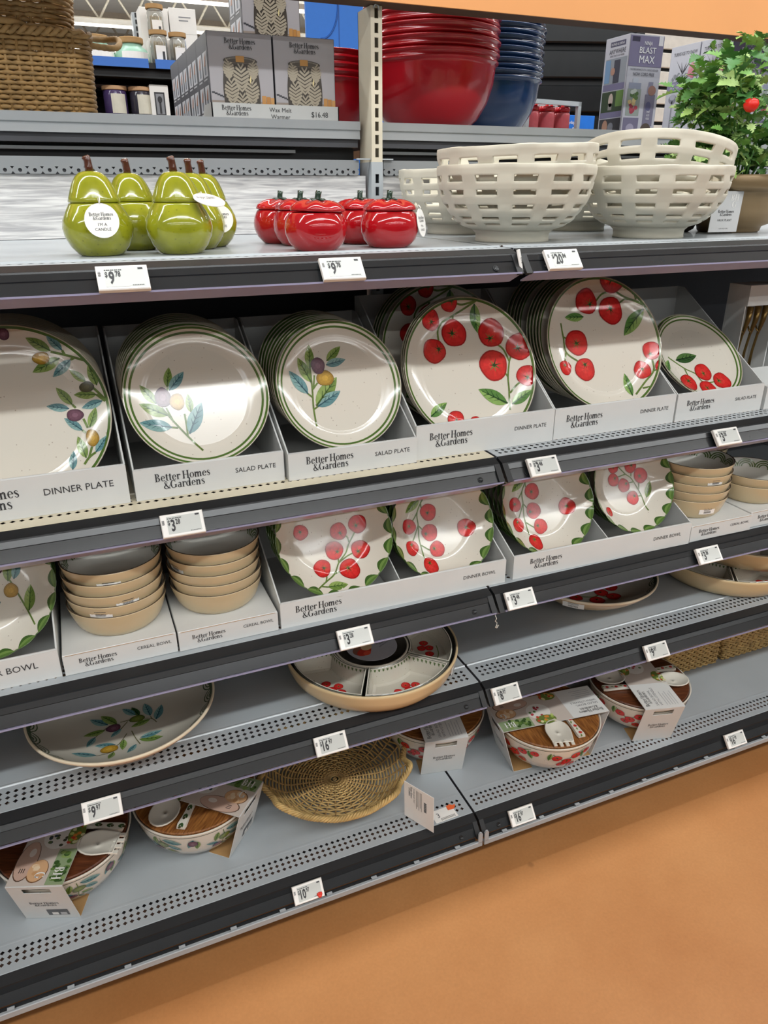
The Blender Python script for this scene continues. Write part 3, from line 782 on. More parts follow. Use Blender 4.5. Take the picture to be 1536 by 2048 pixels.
DEC = {
 'P2': 'L g -.57 -.05 -.75 .23;L g -.45 -.23 -.80 -.03;L b -.42 -.40 -.84 -.30;L g -.39 .17 -.32 .45;L b -.37 .12 -.13 .37;L g -.13 -.22 -.13 .05;L b -.20 -.52 .04 -.09;S -.06 -.78 -.23 -.55 -.39 -.31 -.51 -.11;S -.23 -.55 -.22 -.41 -.22 -.23;S -.39 -.31 -.45 -.12;S -.34 -.42 -.42 -.40;S -.38 .16 -.41 .10;O o -.29 -.05 .10 .12;O p -.47 .03 .11 .14',
 'P3': 'L g -.41 .31 -.37 .67;L g -.43 .10 -.58 .49;L b -.51 -.07 -.75 .30;L g -.13 .40 .13 .61;L b -.15 .34 .18 .40;L g -.41 -.27 -.01 .14;L b -.39 -.28 .01 -.08;S -.46 -.58 -.46 -.30 -.43 -.01 -.41 .31;S -.51 -.07 -.45 -.13;S -.42 -.01 -.33 .08;S -.41 -.01 -.36 .20;S -.39 -.28 -.46 -.32;O p -.28 .34 .11 .13;O o -.20 .14 .14 .12',
 'P4': 'S .25 .94 .04 .84 -.12 .77 -.30 .69;S .25 .94 .03 .90 -.09 .93;S .52 -.61 .57 -.34 .59 -.14 .65 .07;S .58 -.37 .70 -.27 .82 -.21;T -.48 .72 .14 -.47 .70;T -.14 .53 .19 -.17 .53;T -.48 .31 .17 -.41 .33;T -.18 .94 .13 -.14 .95;T .43 .49 .20 .40 .42;T .82 .26 .19 .80 .25;T .39 .04 .22 .40 .04;T .87 -.16 .15 .87 -.19;T -.33 -.65 .13 -.33 -.66;T -.04 -.72 .09 -.04 -.72;L g .21 .90 .23 .50;L g .51 -.51 .09 -.27;L g .57 -.53 .89 -.37;L g -.72 -.57 -.42 -.40;S -.30 .69 -.38 .58 -.39 .42;S -.12 .77 -.16 .57;S .65 .07 .58 .26 .43 .37;S .65 .07 .72 .19 .80 .24;S .59 -.14 .52 -.04 .44 .01',
 'P5': 'S 1.19 .39 1.01 .43 .84 .51 .65 .62 .52 .65;T -.15 .66 .19 -.09 .62;T .26 .50 .21 .26 .53;T .32 .96 .21 .30 .96;T .73 .90 .20 .74 .88;T -.44 .07 .19 -.45 .06;T -.72 -.28 .11 -.72 -.24;T -.38 -.33 .17 -.37 -.26;T .84 -.16 .14 .81 -.21;T .62 -.43 .14 .63 -.42;T .95 -.43 .12 .96 -.45;T .79 -.68 .08 .79 -.68;L g -.24 .44 -.57 .45;L g .86 .56 .98 .84;L g .81 .47 .42 .11;L g .34 -.80 .30 -.45;S .52 .65 .29 .53;S .74 .58 .49 .70 .29 .85 .27 .90;S .34 .77 .16 .76 .03 .66;S .70 .62 .67 .75 .72 .84;S -.66 .37 -.65 .17 -.65 -.05 -.49 -.19 -.37 -.26;S -.65 .17 -.45 .06;S -.65 -.05 -.72 -.24;S .40 -.79 .60 -.63 .79 -.47 .82 -.30;S .79 -.47 .96 -.45;S .54 -.71 .73 -.70',
 'P6': 'T -.53 -.55 .20 -.50 -.50;T -.03 -.34 .20 -.04 -.37;T .33 -.59 .20 .26 -.58;T -.11 -.73 .19 -.12 -.71;L d -.56 -.00 .01 .06;L g -.97 -.27 -.76 .02;S -.72 .09 -.45 -.20 -.23 -.36 -.17 -.53 .02 -.59 .24 -.57;S -.45 -.20 -.44 -.41;S -.23 -.36 -.06 -.36;S -.17 -.53 -.13 -.70',
 'P1': 'L g .47 .69 .24 .85;L b .59 .68 .45 .85;L g .55 .60 .25 .47;L b .66 .57 .45 .40;L g .78 .31 .63 .46;L g .89 .25 .83 .49;L g .87 .15 .63 .18;L b .92 .07 .69 .02;L g .60 .07 .46 .28;L b .56 .03 .33 .08;L b .66 -.23 .49 -.07;L g .74 -.21 .84 .01;L g .65 -.55 .60 -.29;L b .76 -.50 .91 -.33;L b .49 -.66 .53 -.45;O d .78 .25 .08 .06;O o .36 .62 .09 .07;O p .61 -.05 .09 .07;O o .75 -.33 .07 .10;O p .03 .90 .06 .06;S .80 .54 .63 .62 .47 .68;S .61 .63 .59 .68;S .70 .58 .66 .57;S .96 .07 .87 .20 .78 .31;S .95 .06 .87 .15;S .62 -.62 .68 -.55 .76 -.50;S .68 -.55 .73 -.43;S .72 -.21 .69 -.10;S .69 -.26 .66 -.23;S .60 .07 .63 .03',
 'D1': 'T -.49 .14 .13 -.50 .15;T .16 .05 .15 .18 .02;T .51 .12 .16 .48 .10;T .03 -.25 .16 .08 -.28;T .48 -.31 .16 .44 -.34;T -.23 -.51 .15 -.20 -.51;T .23 -.60 .17 .21 -.58;L g -.23 -.82 .12 -.84;S -.47 -.84 -.24 -.74 -.04 -.64 .07 -.47 .22 -.33 .30 -.19 .43 -.02 .47 .08;S .31 -.16 .29 -.06 .19 .01;S .07 -.47 .08 -.30;S .07 -.47 .25 -.38 .44 -.33;S -.04 -.64 .21 -.58;S -.24 -.75 -.18 -.64 -.20 -.53;S -.34 -.79 -.23 -.82',
 'D2': 'T -.12 .27 .16 -.14 .26;T -.55 .07 .14 -.55 .08;T -.16 -.10 .16 -.24 -.11;T -.57 -.32 .14 -.56 -.26;T -.07 -.42 .15 -.13 -.40;T -.29 -.69 .15 -.29 -.64;T .57 -.13 .17 .58 -.13;L g -.26 .53 -.58 .32;S -.17 .55 -.34 .30 -.36 .07 -.39 -.16 -.38 -.33 -.36 -.54;S -.24 .48 -.24 .36 -.16 .27;S -.34 .30 -.43 .19 -.55 .08;S -.36 .07 -.48 -.14 -.56 -.25;S -.35 .05 -.26 -.07;S -.37 -.30 -.21 -.42 -.14 -.41',
 'D4': 'T -.22 .42 .13 -.22 .42;T .22 .39 .15 .25 .40;T .44 .16 .17 .41 .15;T -.26 .16 .14 -.22 .19;T -.02 .01 .15 .05 .04;T .15 -.28 .15 .20 -.25;T -.56 -.47 .10 -.56 -.49;L g .49 -.33 .65 .01;S .43 -.60 .37 -.25 .21 .11 .07 .24 -.10 .43;S .34 -.13 .40 .14;S .07 .24 -.22 .19;S .23 .05 .05 .04;S .36 -.27 .20 -.25;S .20 .17 .25 .40',
 'D3': 'T -.12 .27 .16 -.14 .26;T -.55 .07 .14 -.55 .08;T -.16 -.10 .16 -.24 -.11;T -.57 -.32 .14 -.56 -.26;T -.07 -.42 .15 -.13 -.40;T -.29 -.69 .15 -.29 -.64;T .57 -.13 .17 .58 -.13;L g -.26 .53 -.58 .32;S -.17 .55 -.34 .30 -.36 .07 -.39 -.16 -.38 -.33 -.36 -.54;S -.24 .48 -.24 .36 -.16 .27;S -.34 .30 -.43 .19 -.55 .08;S -.36 .07 -.48 -.14 -.56 -.25;S -.35 .05 -.26 -.07;S -.37 -.30 -.21 -.42 -.14 -.41',
 'OB': 'L g .34 .08 .37 .40;L b .42 .10 .53 .38;L g .56 -.40 .63 -.02;S .62 -.62 .52 -.34 .40 .0 .36 .1;S .56 -.40 .53 -.36;O o .36 -.06 .10 .11;L b .2 -.2 .0 -.3;O p .2 .3 .1 .1',
}
def plate_stack(key, kind, radius, c, tilt, n, gap, base_label, cat, group, decor, decor_on=(0,), leafkind=None, gaps=None, stemcol='62783c', dim=None):
    t = math.radians(tilt); nb = Vector((0, math.cos(t), -math.sin(t)))
    out = []
    pos = Vector(c); off = 0.0
    for i in range(n):
        if i: off += (gaps[i - 1] if gaps and i - 1 < len(gaps) else gap)
        # plates slide straight back along the tray floor
        q = pos + Vector((0, off, 0))
        lab = base_label.format(ORD[i])
        o = thing(key.split(':')[0], lab, cat, M=face_matrix(q, tilt), group=group)
        b = bpy.data.objects.new('body', plate_proto(key, kind, radius)); COL.objects.link(b); b.parent = o
        if i in decor_on and decor:
            d = Decal().parse(DEC[decor], leafkind, .013, stemcol)
            d.build('painted_decoration', lambda x, y: ((x * radius, y * radius, plate_h(min(1, math.hypot(x, y))) * radius), (0, 0, 1)), M_PAINT, o, lim=.962 if kind != 'double' else .955)
        out.append(o)
    return out

def bowl_h(r):
    """inside height of a shallow dinner bowl, rim plane at 0"""
    if r < .62: return -.34 + .02 * (r / .62) ** 2
    q = (r - .62) / .38
    return -.32 + .32 * (q ** 1.35)
def dinner_bowl_proto(radius):
    key = 'dinner_bowl%.3f' % radius
    if key not in PROT:
        rr = [.0001, .3, .55, .62, .68, .74, .80, .86, .91, .95, .975, .988, 1.0]
        prof = [(r, bowl_h(r)) for r in rr]; cols = [C_WHITE] * (len(rr) - 2) + [C_GREEN]
        back = [(1.003, -.012), (.97, -.06), (.82, -.22), (.64, -.35), (.52, -.385), (.5, -.41), (.46, -.41), (.44, -.38), (.0001, -.38)]
        prof += back; cols += [C_GREEND] + [C_BACKW] * len(back)
        nl = len(prof)
        def wob(a, j):
            i = round(j * (nl - 1)); r = prof[i][0]
            k = max(0, (r - .8) / .2)
            return 1 + .020 * k * (abs(math.cos(a * 9)) ** .6 - .6)
        mb = MB(); mb.lathe([(r * radius, z * radius) for r, z in prof], 108, 0, cols, wob=wob)
        me = mb.mesh('bowl_body'); me.materials.append(M_GLAZE); PROT[key] = me
        # painted half leaves round the scalloped rim
        d = Decal()
        for k in range(18):
            a0 = 2 * PI * (k + .08) / 18 + PI / 18; a1 = 2 * PI * (k + .92) / 18 + PI / 18
            vs = []; fs = []; cs = []; n = 8
            for i in range(n + 1):
                t = i / n; a = a0 + (a1 - a0) * t
                for w in (1.0, .62, .3, 0):
                    r = .992 - .105 * (math.sin(PI * t) ** .7) * w
                    vs.append((r * math.cos(a), r * math.sin(a)))
            for i in range(n):
                for j in range(3):
                    q = i * 4 + j; fs.append([q, q + 4, q + 5, q + 1]); cs.append(lin(('42602c', '6d8a48', '557338')[j]))
            d.add(vs, fs, cs, 2)
        def mapf(x, y):
            r = math.hypot(x, y); a = math.atan2(y, x); q = 1 + .020 * max(0, (r - .8) / .2) * (abs(math.cos(a * 9)) ** .6 - .6)
            return (x * radius * q, y * radius * q, bowl_h(min(1, r)) * radius), (0, 0, 1)
        o = d.build('rim_leaves', mapf, M_PAINT, None); PROT[key + 'l'] = o.data; bpy.data.objects.remove(o)
    return PROT[key], PROT[key + 'l']
def dinner_bowls(radius, c, tilt, n, gap, base_label, group, decor, stemcol='62783c'):
    me, leaf = dinner_bowl_proto(radius)
    for i in range(n):
        o = thing('dinner_bowl', base_label.format(ORD[i]), 'bowl', M=face_matrix(Vector(c) + Vector((0, gap * i, 0)), tilt), group=group)
        for nm, d_ in (('body', me), ('rim_leaves', leaf)):
            b = bpy.data.objects.new(nm, d_); COL.objects.link(b); b.parent = o
        if i == 0:
            d = Decal().parse(DEC[decor], None, .012, stemcol)
            d.build('painted_decoration', lambda x, y: ((x * radius, y * radius, bowl_h(min(1, math.hypot(x, y))) * radius), (0, 0, 1)), M_PAINT, o, lim=.95)

# ------------------------------------------------------------------ card display trays
def display_tray(name, label, x0, x1, y0, y1, z, hf, hb, title, logo_at=.13, logo_w=.36, title_at=.94, title_w=.28, dividers=(), slot=0.0, logo=True, yaw=0.0):
    t = thing(name, label, 'display tray', M=T((x0 + x1) / 2, y0, z) @ RZ(yaw), group='card display trays')
    w = (x1 - x0) / 2; D = y1 - y0; th = .0025
    mb = MB()
    mb.box(-w + th, w - th, th, D - th, 0.0002, .003)
    mb.box(-w, w, D - th, D, .0, hb)
    for sx in (-w, w - th):
        mb.prism([(th, 0), (D - th, 0), (D - th, hb), (D * .93, hb), (th, hf)], sx, sx + th)
    mb.build('body', M_CARD, t)
    mb = MB(); mb.box(-w, w, 0, th, .0002, hf - .0004)
    # rolled top edge of the front flap
    mb.tube([(-w + .001, th, hf - .0005), (w - .001, th, hf - .0005)], .0022, 8)
    mb.box(-w + .002, w - .002, th, th + .0022, .012, hf - .001)
    mb.build('front_flap', M_CARD, t)
    for dv in dividers:
        mb = MB(); mb.prism([(th + .003, .004), (D - th, .004), (D - th, hb * .9), (th + .003, hf * .9)], -w + dv * 2 * w - .001, -w + dv * 2 * w + .001); mb.build('divider', M_CARD, t)
    W2 = 2 * w
    if logo:
        mb = MB(); h = W2 * logo_w / (LOGO[2] * .92); put2d(mb, LOGO, (-w + logo_at * W2, 0, hf * .55), (1, 0, 0), (0, 0, 1), h, .92, 'l', .0006); mb.build('printed_logo', M_INK, t)
    if title:
        mb = MB(); tw = text2d(title); h = W2 * title_w / tw[2]; put2d(mb, tw, (-w + title_at * W2, 0, hf * .5), (1, 0, 0), (0, 0, 1), h, 1, 'r', .0006); mb.build('printed_title', M_INK, t)
    return t
Z2 = LV['L2'][1]; Z3 = LV['L3'][1]; Z4 = LV['L4'][1]; Z5 = 0.0
display_tray('plate_tray', 'white card tray of olive dinner plates at the left edge', -.922, -.6275, .018, .31, Z2, .062, .225, 'DINNER PLATE', title_at=.93, title_w=.33)
display_tray('plate_tray', 'white card tray holding the left stack of olive salad plates', -.6185, -.3815, .018, .32, Z2, .050, .222, 'SALAD PLATE')
display_tray('plate_tray', 'white card tray holding the right stack of olive salad plates', -.3765, -.1435, .009, .32, Z2, .046, .222, 'SALAD PLATE')
display_tray('plate_tray', 'white card tray of tomato dinner plates left of the shelf joint', -.1405, .1485, .018, .315, Z2, .062, .25, 'DINNER PLATE', .09, .3, .94, .24)
display_tray('plate_tray', 'white card tray of tomato dinner plates right of the shelf joint', .1515, .4455, .020, .315, Z2, .060, .25, 'DINNER PLATE', .09, .29, .94, .24)
display_tray('plate_tray', 'white card tray of tomato salad plates on the second shelf', .4505, .6895, .020, .315, Z2, .058, .23, 'SALAD PLATE', .11, .31, .92, .25)
G2 = 'plates standing in the card trays'
GP = [.014, .016, .018, .02, .022]
plate_stack('dinner_plate:olive', 'single', .138, (-.770, .10, .989), 25, 8, .017, '{} olive dinner plate in the tray at the left edge', 'plate', 'olive dinner plates', 'P1', (0, 1))
plate_stack('salad_plate:olive', 'double', .115, (-.499, .080, .998), 29.5, 8, .020, '{} salad plate in the left olive tray', 'plate', 'olive salad plates in the left tray', 'P2', (0,), gaps=[.03, .012, .02])
plate_stack('salad_plate:oliveb', 'double', .1125, (-.258, .077, .991), 25.5, 8, .018, '{} salad plate in the right olive tray', 'plate', 'olive salad plates in the right tray', 'P3', (0,), gaps=[.024, .014, .014])
plate_stack('dinner_plate:tomato', 'single', .136, (.004, .084, .993), 25, 3, .008, '{} plate of the near row, tomato dinner tray left of the joint', 'plate', 'tomato dinner plates, near row of the left tray', 'P4', (0,), 't')
plate_stack('dinner_plate:tomato', 'single', .136, (.002, .185, 1.005), 22, 4, .012, '{} plate of the dark rear row, tomato dinner tray left of the joint', 'plate', 'tomato dinner plates, rear row of the left tray', 'P4', (0,), 't', gaps=[.03, .012])
plate_stack('dinner_plate:tomato', 'single', .136, (.3035, .082, 1.018), 26.5, 11, .014, '{} tomato dinner plate in the tray right of the shelf joint', 'plate', 'tomato dinner plates in the right tray', 'P5', (0, 1, 6), 't', gaps=[.028, .011, .011, .011, .011, .028, .011, .011])
plate_stack('salad_plate:tomato', 'double', .106, (.574, .100, .9685), 45, 2, .010, '{} tomato salad plate lying back in the right tray', 'plate', 'tomato salad plates', 'P6', (0,), 't')
display_tray('bowl_tray', 'white card tray of olive dinner bowls at the left edge of the third shelf', -1.215, -.7705, -.006, .26, Z3, .050, .17, 'DINNER BOWL', title_at=.93, title_w=.24, dividers=(.5,))
display_tray('bowl_tray', 'white card tray of two rows of tomato dinner bowls left of the shelf joint', -.4115, .0405, -.014, .26, Z3, .050, .165, 'DINNER BOWL', .06, .19, .95, .155, dividers=(.51,), yaw=-1.0)
display_tray('bowl_tray', 'white card tray of two rows of tomato dinner bowls right of the shelf joint', .060, .5005, -.021, .26, Z3, .050, .165, 'DINNER BOWL', .085, .17, .94, .165, dividers=(.52,), yaw=-1.5)
dinner_bowls(.110, (-.868, .075, .722), 28, 3, .02, '{} olive dinner bowl at the left edge of the third shelf', 'olive dinner bowls', 'OB')
dinner_bowls(.110, (-.290, .036, .728), 26, 5, .016, '{} tomato dinner bowl, left row of the tray left of the joint', 'tomato dinner bowls, first row', 'D1')
dinner_bowls(.1075, (-.068, .040, .707), 26, 5, .016, '{} tomato dinner bowl, right row of the tray left of the joint', 'tomato dinner bowls, second row', 'D2')
dinner_bowls(.1085, (.173, .042, .712), 26, 5, .018, '{} tomato dinner bowl, left row of the tray right of the joint', 'tomato dinner bowls, third row', 'D3')
dinner_bowls(.104, (.391, .042, .719), 26, 6, .018, '{} tomato dinner bowl, right row of the tray right of the joint', 'tomato dinner bowls, fourth row', 'D4')

# ------------------------------------------------------------------ cereal bowls on low boxes
M_TANG = paint_mat('tan_bowl_glaze', .24, speck=0, coat=.1)
C_INN = lin('dcd9d0'); C_TANO = lin('c9b692'); C_RIM = lin('4a3d33')
def cereal_mesh():
    if 'cer' in PROT: return PROT['cer'], PROT['cerd']
    R_ = .081; H = .046
    pi = [(.0001, .004), (.045, .0042), (.058, .007), (.066, .016), (.0735, .032), (.0782, H - .001)]
    po = [(.0795, H), (.0810, H - .0006), (.0805, H - .003), (.0765, .028), (.070, .010), (.063, .001), (.060, 0), (.0001, .0005)]
    prof = pi + po
    cols = [C_INN] * 5 + [C_RIM, C_RIM] + [C_TANO] * 8
    mb = MB(); mb.lathe(prof, 64, 0, cols); me = mb.mesh('bowl_body'); me.materials.append(M_TANG); PROT['cer'] = me
    # green scallop arcs under the inner rim
    d = Decal(); N = 11
    import bisect
    for k in range(N):
        a = 2 * PI * k / N
        for rad in (1.0, .74, .5):
            pts = []
            for i in range(13):
                b = PI * i / 12
                pts.append((a + rad * (PI / N) * math.cos(b) * 1.02, rad * math.sin(b)))
            vs = []; fs = []; cs = []
            for i, (u, v) in enumerate(pts):
                for s_ in (-1, 1):
                    f = 1 + s_ * .07 / rad
                    vs.append((a + (u - a) * f, v * f - .0))
                if i: fs.append([2 * i - 2, 2 * i, 2 * i + 1, 2 * i - 1]); cs.append(lin('5c7042'))
            d.add(vs, fs, cs, 1)
    def mapf(u, v):
        z = H - .021 + v * .017
        # radius on the inner wall at z
        for (r0, z0), (r1, z1) in zip(pi, pi[1:]):
            if z0 <= z <= z1: r = r0 + (r1 - r0) * (z - z0) / (z1 - z0); break
        else: r = .0782
        return (r * math.cos(u), r * math.sin(u), z), (-math.cos(u), -math.sin(u), .25)
    o = d.build('painted_arcs', mapf, M_PAINT, None, eps=.0004); PROT['cerd'] = o.data; bpy.data.objects.remove(o)
    return PROT['cer'], PROT['cerd']
def bowl_sticker(par, r, z, a, w=.036, h=.017, lines=True):
    """paper barcode label wrapped on the side of a bowl"""
    mb = MB(); n = 6; vs = []; fs = []
    for i in range(n + 1):
        b = a + (i / n - .5) * w / r
        vs += [(r * math.cos(b) + .0006 * math.cos(b), r * math.sin(b) + .0006 * math.sin(b), z - h / 2), ((r + .0032) * math.cos(b), (r + .0032) * math.sin(b), z + h / 2)]
        if i: fs.append([2 * i - 2, 2 * i, 2 * i + 1, 2 * i - 1])
    mb.add(vs, fs, 0, None, None, True)
    if lines:
        for k in range(12):
            b = a + (k / 11 - .5) * w * .42 / r; dw = w * .008 / r
            q = r + .0014; q2 = r + .0022
            mb.add([(q * math.cos(b - dw), q * math.sin(b - dw), z - h * .36), (q * math.cos(b + dw), q * math.sin(b + dw), z - h * .36), (q2 * math.cos(b + dw), q2 * math.sin(b + dw), z - h * .05), (q2 * math.cos(b - dw), q2 * math.sin(b - dw), z - h * .05)], [[0, 1, 2, 3]], 1)
        for k in range(2):
            q = r + .0030; zz = z + h * (.12 + .16 * k)
            vs = []; fs = []
            for i in range(5):
                b = a + (i / 4 - .5) * w * .5 / r
                vs += [(q * math.cos(b), q * math.sin(b), zz), ((q + .0002) * math.cos(b), (q + .0002) * math.sin(b), zz + h * .06)]
                if i: fs.append([2 * i - 2, 2 * i, 2 * i + 1, 2 * i - 1])
            mb.add(vs, fs, 1)
    mb.build('paper_label', [M_WHITE, M_INK], par)
def cereal_stack(cx, cy, z, n, pitch, where, group, stickers=(), tilt_top=0, rot=0):
    me, dc = cereal_mesh()
    names = {5: ['bottom', 'second from the bottom', 'middle', 'second from the top', 'top'], 2: ['lower', 'upper'], 4: ['bottom', 'second from the bottom', 'second from the top', 'top']}[n]
    for i in range(n):
        top = i == n - 1
        M = T(cx + .0012 * math.sin(i * 2.1), cy + .001 * math.cos(i * 1.7), z + .0003 + pitch * i + (.0016 if top and tilt_top else 0)) @ RZ(rot + 23 * i)
        if top and tilt_top: M = M @ RX(0)
        o = thing('cereal_bowl', '%s tan cereal bowl in the stack %s' % (names[i], where), 'bowl', M=M, group=group)
        b = bpy.data.objects.new('body', me); COL.objects.link(b); b.parent = o
        if top:
            b = bpy.data.objects.new('painted_arcs', dc); COL.objects.link(b); b.parent = o
        for (si, ang, zz) in stickers:
            if si == i: bowl_sticker(o, .0785 - (.046 - zz) * .22, zz, math.radians(ang - rot - 23 * i))
def bowl_box(label, x0, x1, y0, y1, z, h, yaw=0.0):
    t = thing('bowl_box', label, 'box', M=T((x0 + x1) / 2, y0, z) @ RZ(yaw), group='low white bowl boxes')
    w = (x1 - x0) / 2; D = y1 - y0
    mb = MB(); mb.box(-w, w, 0, D, .0003, h, bev=.0012); mb.build('carton', M_CARD, t)
    mb = MB(); mb.box(-w + .004, w - .004, -.0006, .0, h - .0016, h - .001); mb.build('lid_edge', M_KRAFT, t)
    mb = MB(); put2d(mb, LOGO, (-w + .13 * 2 * w, 0, h * .52), (1, 0, 0), (0, 0, 1), 2 * w * .33 / LOGO[2], 1, 'l', .0006); mb.build('printed_logo', M_INK, t)
    tw = text2d('CEREAL BOWL'); mb = MB(); put2d(mb, tw, (w - .05 * 2 * w, 0, h * .55), (1, 0, 0), (0, 0, 1), 2 * w * .31 / tw[2], 1, 'r', .0006); mb.build('printed_title', M_INK, t)
    return t
bowl_box('low white box under the left stack of cereal bowls', -.7655, -.5900, -.010, .21, Z3, .0385)
bowl_box('low white box under the cereal bowls beside the tomato bowl tray', -.5870, -.4170, -.012, .21, Z3, .0385)
bowl_box('low white box under the right stack of five cereal bowls', .5045, .6790, -.026, .19, Z3, .0385, -1)
bowl_box('low white box cut off by the right edge of the photo', .6850, .8600, -.020, .19, Z3, .0385, -1)
cereal_stack(-.670, .078, Z3 + .0385, 5, .0195, 'at left on the third shelf', 'left stack of cereal bowls', [(4, 262, .026), (2, 282, .030), (1, 247, .034)])
cereal_stack(-.502, .080, Z3 + .0385, 5, .0195, 'beside the tomato bowl tray', 'middle stack of cereal bowls', [(3, 205, .032)])
cereal_stack(.573, .062, Z3 + .0385, 5, .0195, 'right of the tomato bowl trays', 'right stack of cereal bowls', [(0, 258, .023), (3, 262, .034)], rot=8)
cereal_stack(.768, .066, Z3 + .0385, 2, .021, 'at the right edge', 'pair of cereal bowls at the right edge')
t0 = bowl_box('low white box behind the right stack of cereal bowls', .5045, .6790, .200, .36, Z3, .0385)
cereal_stack(.60, .275, Z3 + .0385, 5, .0195, 'behind the right stack', 'rear stack of cereal bowls')
bowl_box('low white box behind the one at the right edge', .6850, .8600, .200, .36, Z3, .0385)
cereal_stack(.79, .275, Z3 + .0385, 5, .0195, 'behind the right edge pair', 'far right rear stack of cereal bowls')
# ------------------------------------------------------------------ pear and tomato candle jars on the top shelf
Z1 = LV['L1'][1]
def pear_mat():
    M = bpy.data.materials.new('pear_green_glaze'); M.use_nodes = True
    nt = M.node_tree; b = nt.nodes['Principled BSDF']
    tc = nt.nodes.new('ShaderNodeTexCoord'); nz = nt.nodes.new('ShaderNodeTexNoise'); nz.inputs['Scale'].default_value = 28; nz.inputs['Detail'].default_value = 5
    nt.links.new(tc.outputs['Object'], nz.inputs['Vector'])
    rp = nt.nodes.new('ShaderNodeValToRGB'); rp.color_ramp.elements[0].position = .3; rp.color_ramp.elements[1].position = .7
    rp.color_ramp.elements[0].color = (*lin('7c7f16'), 1); rp.color_ramp.elements[1].color = (*lin('989a24'), 1)
    nt.links.new(nz.outputs['Fac'], rp.inputs['Fac'])
    vo = nt.nodes.new('ShaderNodeTexVoronoi'); vo.inputs['Scale'].default_value = 110; nt.links.new(tc.outputs['Object'], vo.inputs['Vector'])
    mr = nt.nodes.new('ShaderNodeMapRange'); mr.inputs['From Min'].default_value = .1; mr.inputs['From Max'].default_value = .16; mr.inputs['To Min'].default_value = .55; mr.inputs['To Max'].default_value = 0
    nt.links.new(vo.outputs['Distance'], mr.inputs['Value'])
    mx = nt.nodes.new('ShaderNodeMix'); mx.data_type = 'RGBA'; mx.inputs['B'].default_value = (*lin('5f5c17'), 1)
    nt.links.new(mr.outputs['Result'], mx.inputs['Factor']); nt.links.new(rp.outputs['Color'], mx.inputs['A']); nt.links.new(mx.outputs['Result'], b.inputs['Base Color'])
    b.inputs['Roughness'].default_value = .12; b.inputs['Coat Weight'].default_value = .5; b.inputs['Coat Roughness'].default_value = .03
    return M
M_PEAR = pear_mat()
M_STEM = mat('brown_stem_glaze', '4f2a1c', .12, coat=.5, var=.25, scale=60)
M_TOM = mat('tomato_red_glaze', 'a80f19', .09, coat=.6, var=.06, scale=20)
M_GSTEM = mat('dark_green_stem_glaze', '22372a', .15, coat=.4, var=.2, scale=60)
M_TAGC = mat('white_tag_card', 'efece7', .6, var=.02)
M_STRING = mat('white_string', 'e8e4da', .8)
def rib(n, amp, ph=0):
    return lambda a, j: 1 + amp * math.cos(n * a + ph) * math.sin(PI * min(1, max(0, j)))
def round_tag(par, M, rx=.021, ry=.021, lines=('I\u2019M A', 'CANDLE'), back=False):
    mb = MB(); mb.lathe([(.0001, -.0005), (rx, -.0005), (rx, .0005), (.0001, .0005)], 40, smooth=False)
    o = mb.build('hang_tag', M_TAGC, par, M)
    mb = MB(); k = rx / .021
    hl = .0045 * k
    put2d(mb, LOGO, (0, .0055 * k, .0006), (1, 0, 0), (0, 1, 0), hl, .92, 'c', .0003)
    if lines:
        for i, s in enumerate(lines): put2d(mb, text2d(s), (0, -.0065 * k - i * .0058 * k, .0006), (1, 0, 0), (0, 1, 0), .0036 * k, 1, 'c', .0003)
    mb.build('tag_print', M_INK, o)
    mb = MB(); mb.tube([(0, ry * .9, 0), (.001, ry * 1.05, .002), (.0015, ry * 1.25, -.001), (-.001, ry * 1.2, -.003), (0, ry * .92, -.001)], .0007, 5); mb.build('string', M_STRING, o)
    return o
def pear(x, y, label, rz=0, s=1.0, lid_tilt=0):
    t = thing('pear_jar', label, 'candle jar', M=T(x, y, Z1) @ RZ(rz) @ Matrix.Scale(s, 4), group='pear candle jars')
    mb = MB()
    prof = [(.0001, .0004), (.027, .0), (.031, .002), (.040, .012), (.0465, .025), (.0485, .037), (.0465, .048), (.0415, .058), (.0365, .066), (.0345, .0695), (.032, .070), (.0318, .066), (.0001, .064)]
    mb.lathe(prof, 60, wob=rib(5, .014)); mb.build('body', M_PEAR, t)
    mb = MB()
    prof = [(.0001, .0695), (.030, .0700), (.0345, .0705), (.0352, .0722), (.0338, .077), (.0300, .087), (.0260, .096), (.0215, .103), (.0155, .1085), (.009, .1105), (.0001, .1108)]
    mb.lathe(prof, 60, wob=lambda a, j: 1 + .02 * math.cos(3 * a + 1) * math.sin(PI * j)); lid = mb.build('lid', M_PEAR, t, RX(lid_tilt))
    mb = MB(); mb.tube([(0, 0, .108), (-.0005, 0, .116), (-.001, .001, .124), (-.0025, .001, .1285), (-.003, .001, .130)], [.0062, .0055, .0052, .0058, .004], 12); mb.build('stem', M_STEM, t)
    return t
pA = pear(-.612, .098, 'green pear jar at far left with a round tag on its front', 0)
round_tag(pA, T(.004, -.0505, .048) @ RX(78), .0225, .024)
pB = pear(-.553, .196, 'green pear jar half hidden behind the far left pear jar', 40)
pC = pear(-.500, .084, 'green pear jar with a tag lying sideways at its seam', 15)
round_tag(pC, T(.030, -.045, .073) @ RZ(8) @ RX(22), .0225, .022, None)
pD = pear(-.464, .170, 'green pear jar mostly hidden behind the pear jar with sideways tag', 80)
pE = pear(-.436, .215, 'green pear jar at the back right of the pear group', 60)
round_tag(pE, RZ(-60) @ T(.012, -.052, .044) @ RX(80), .021, .022)
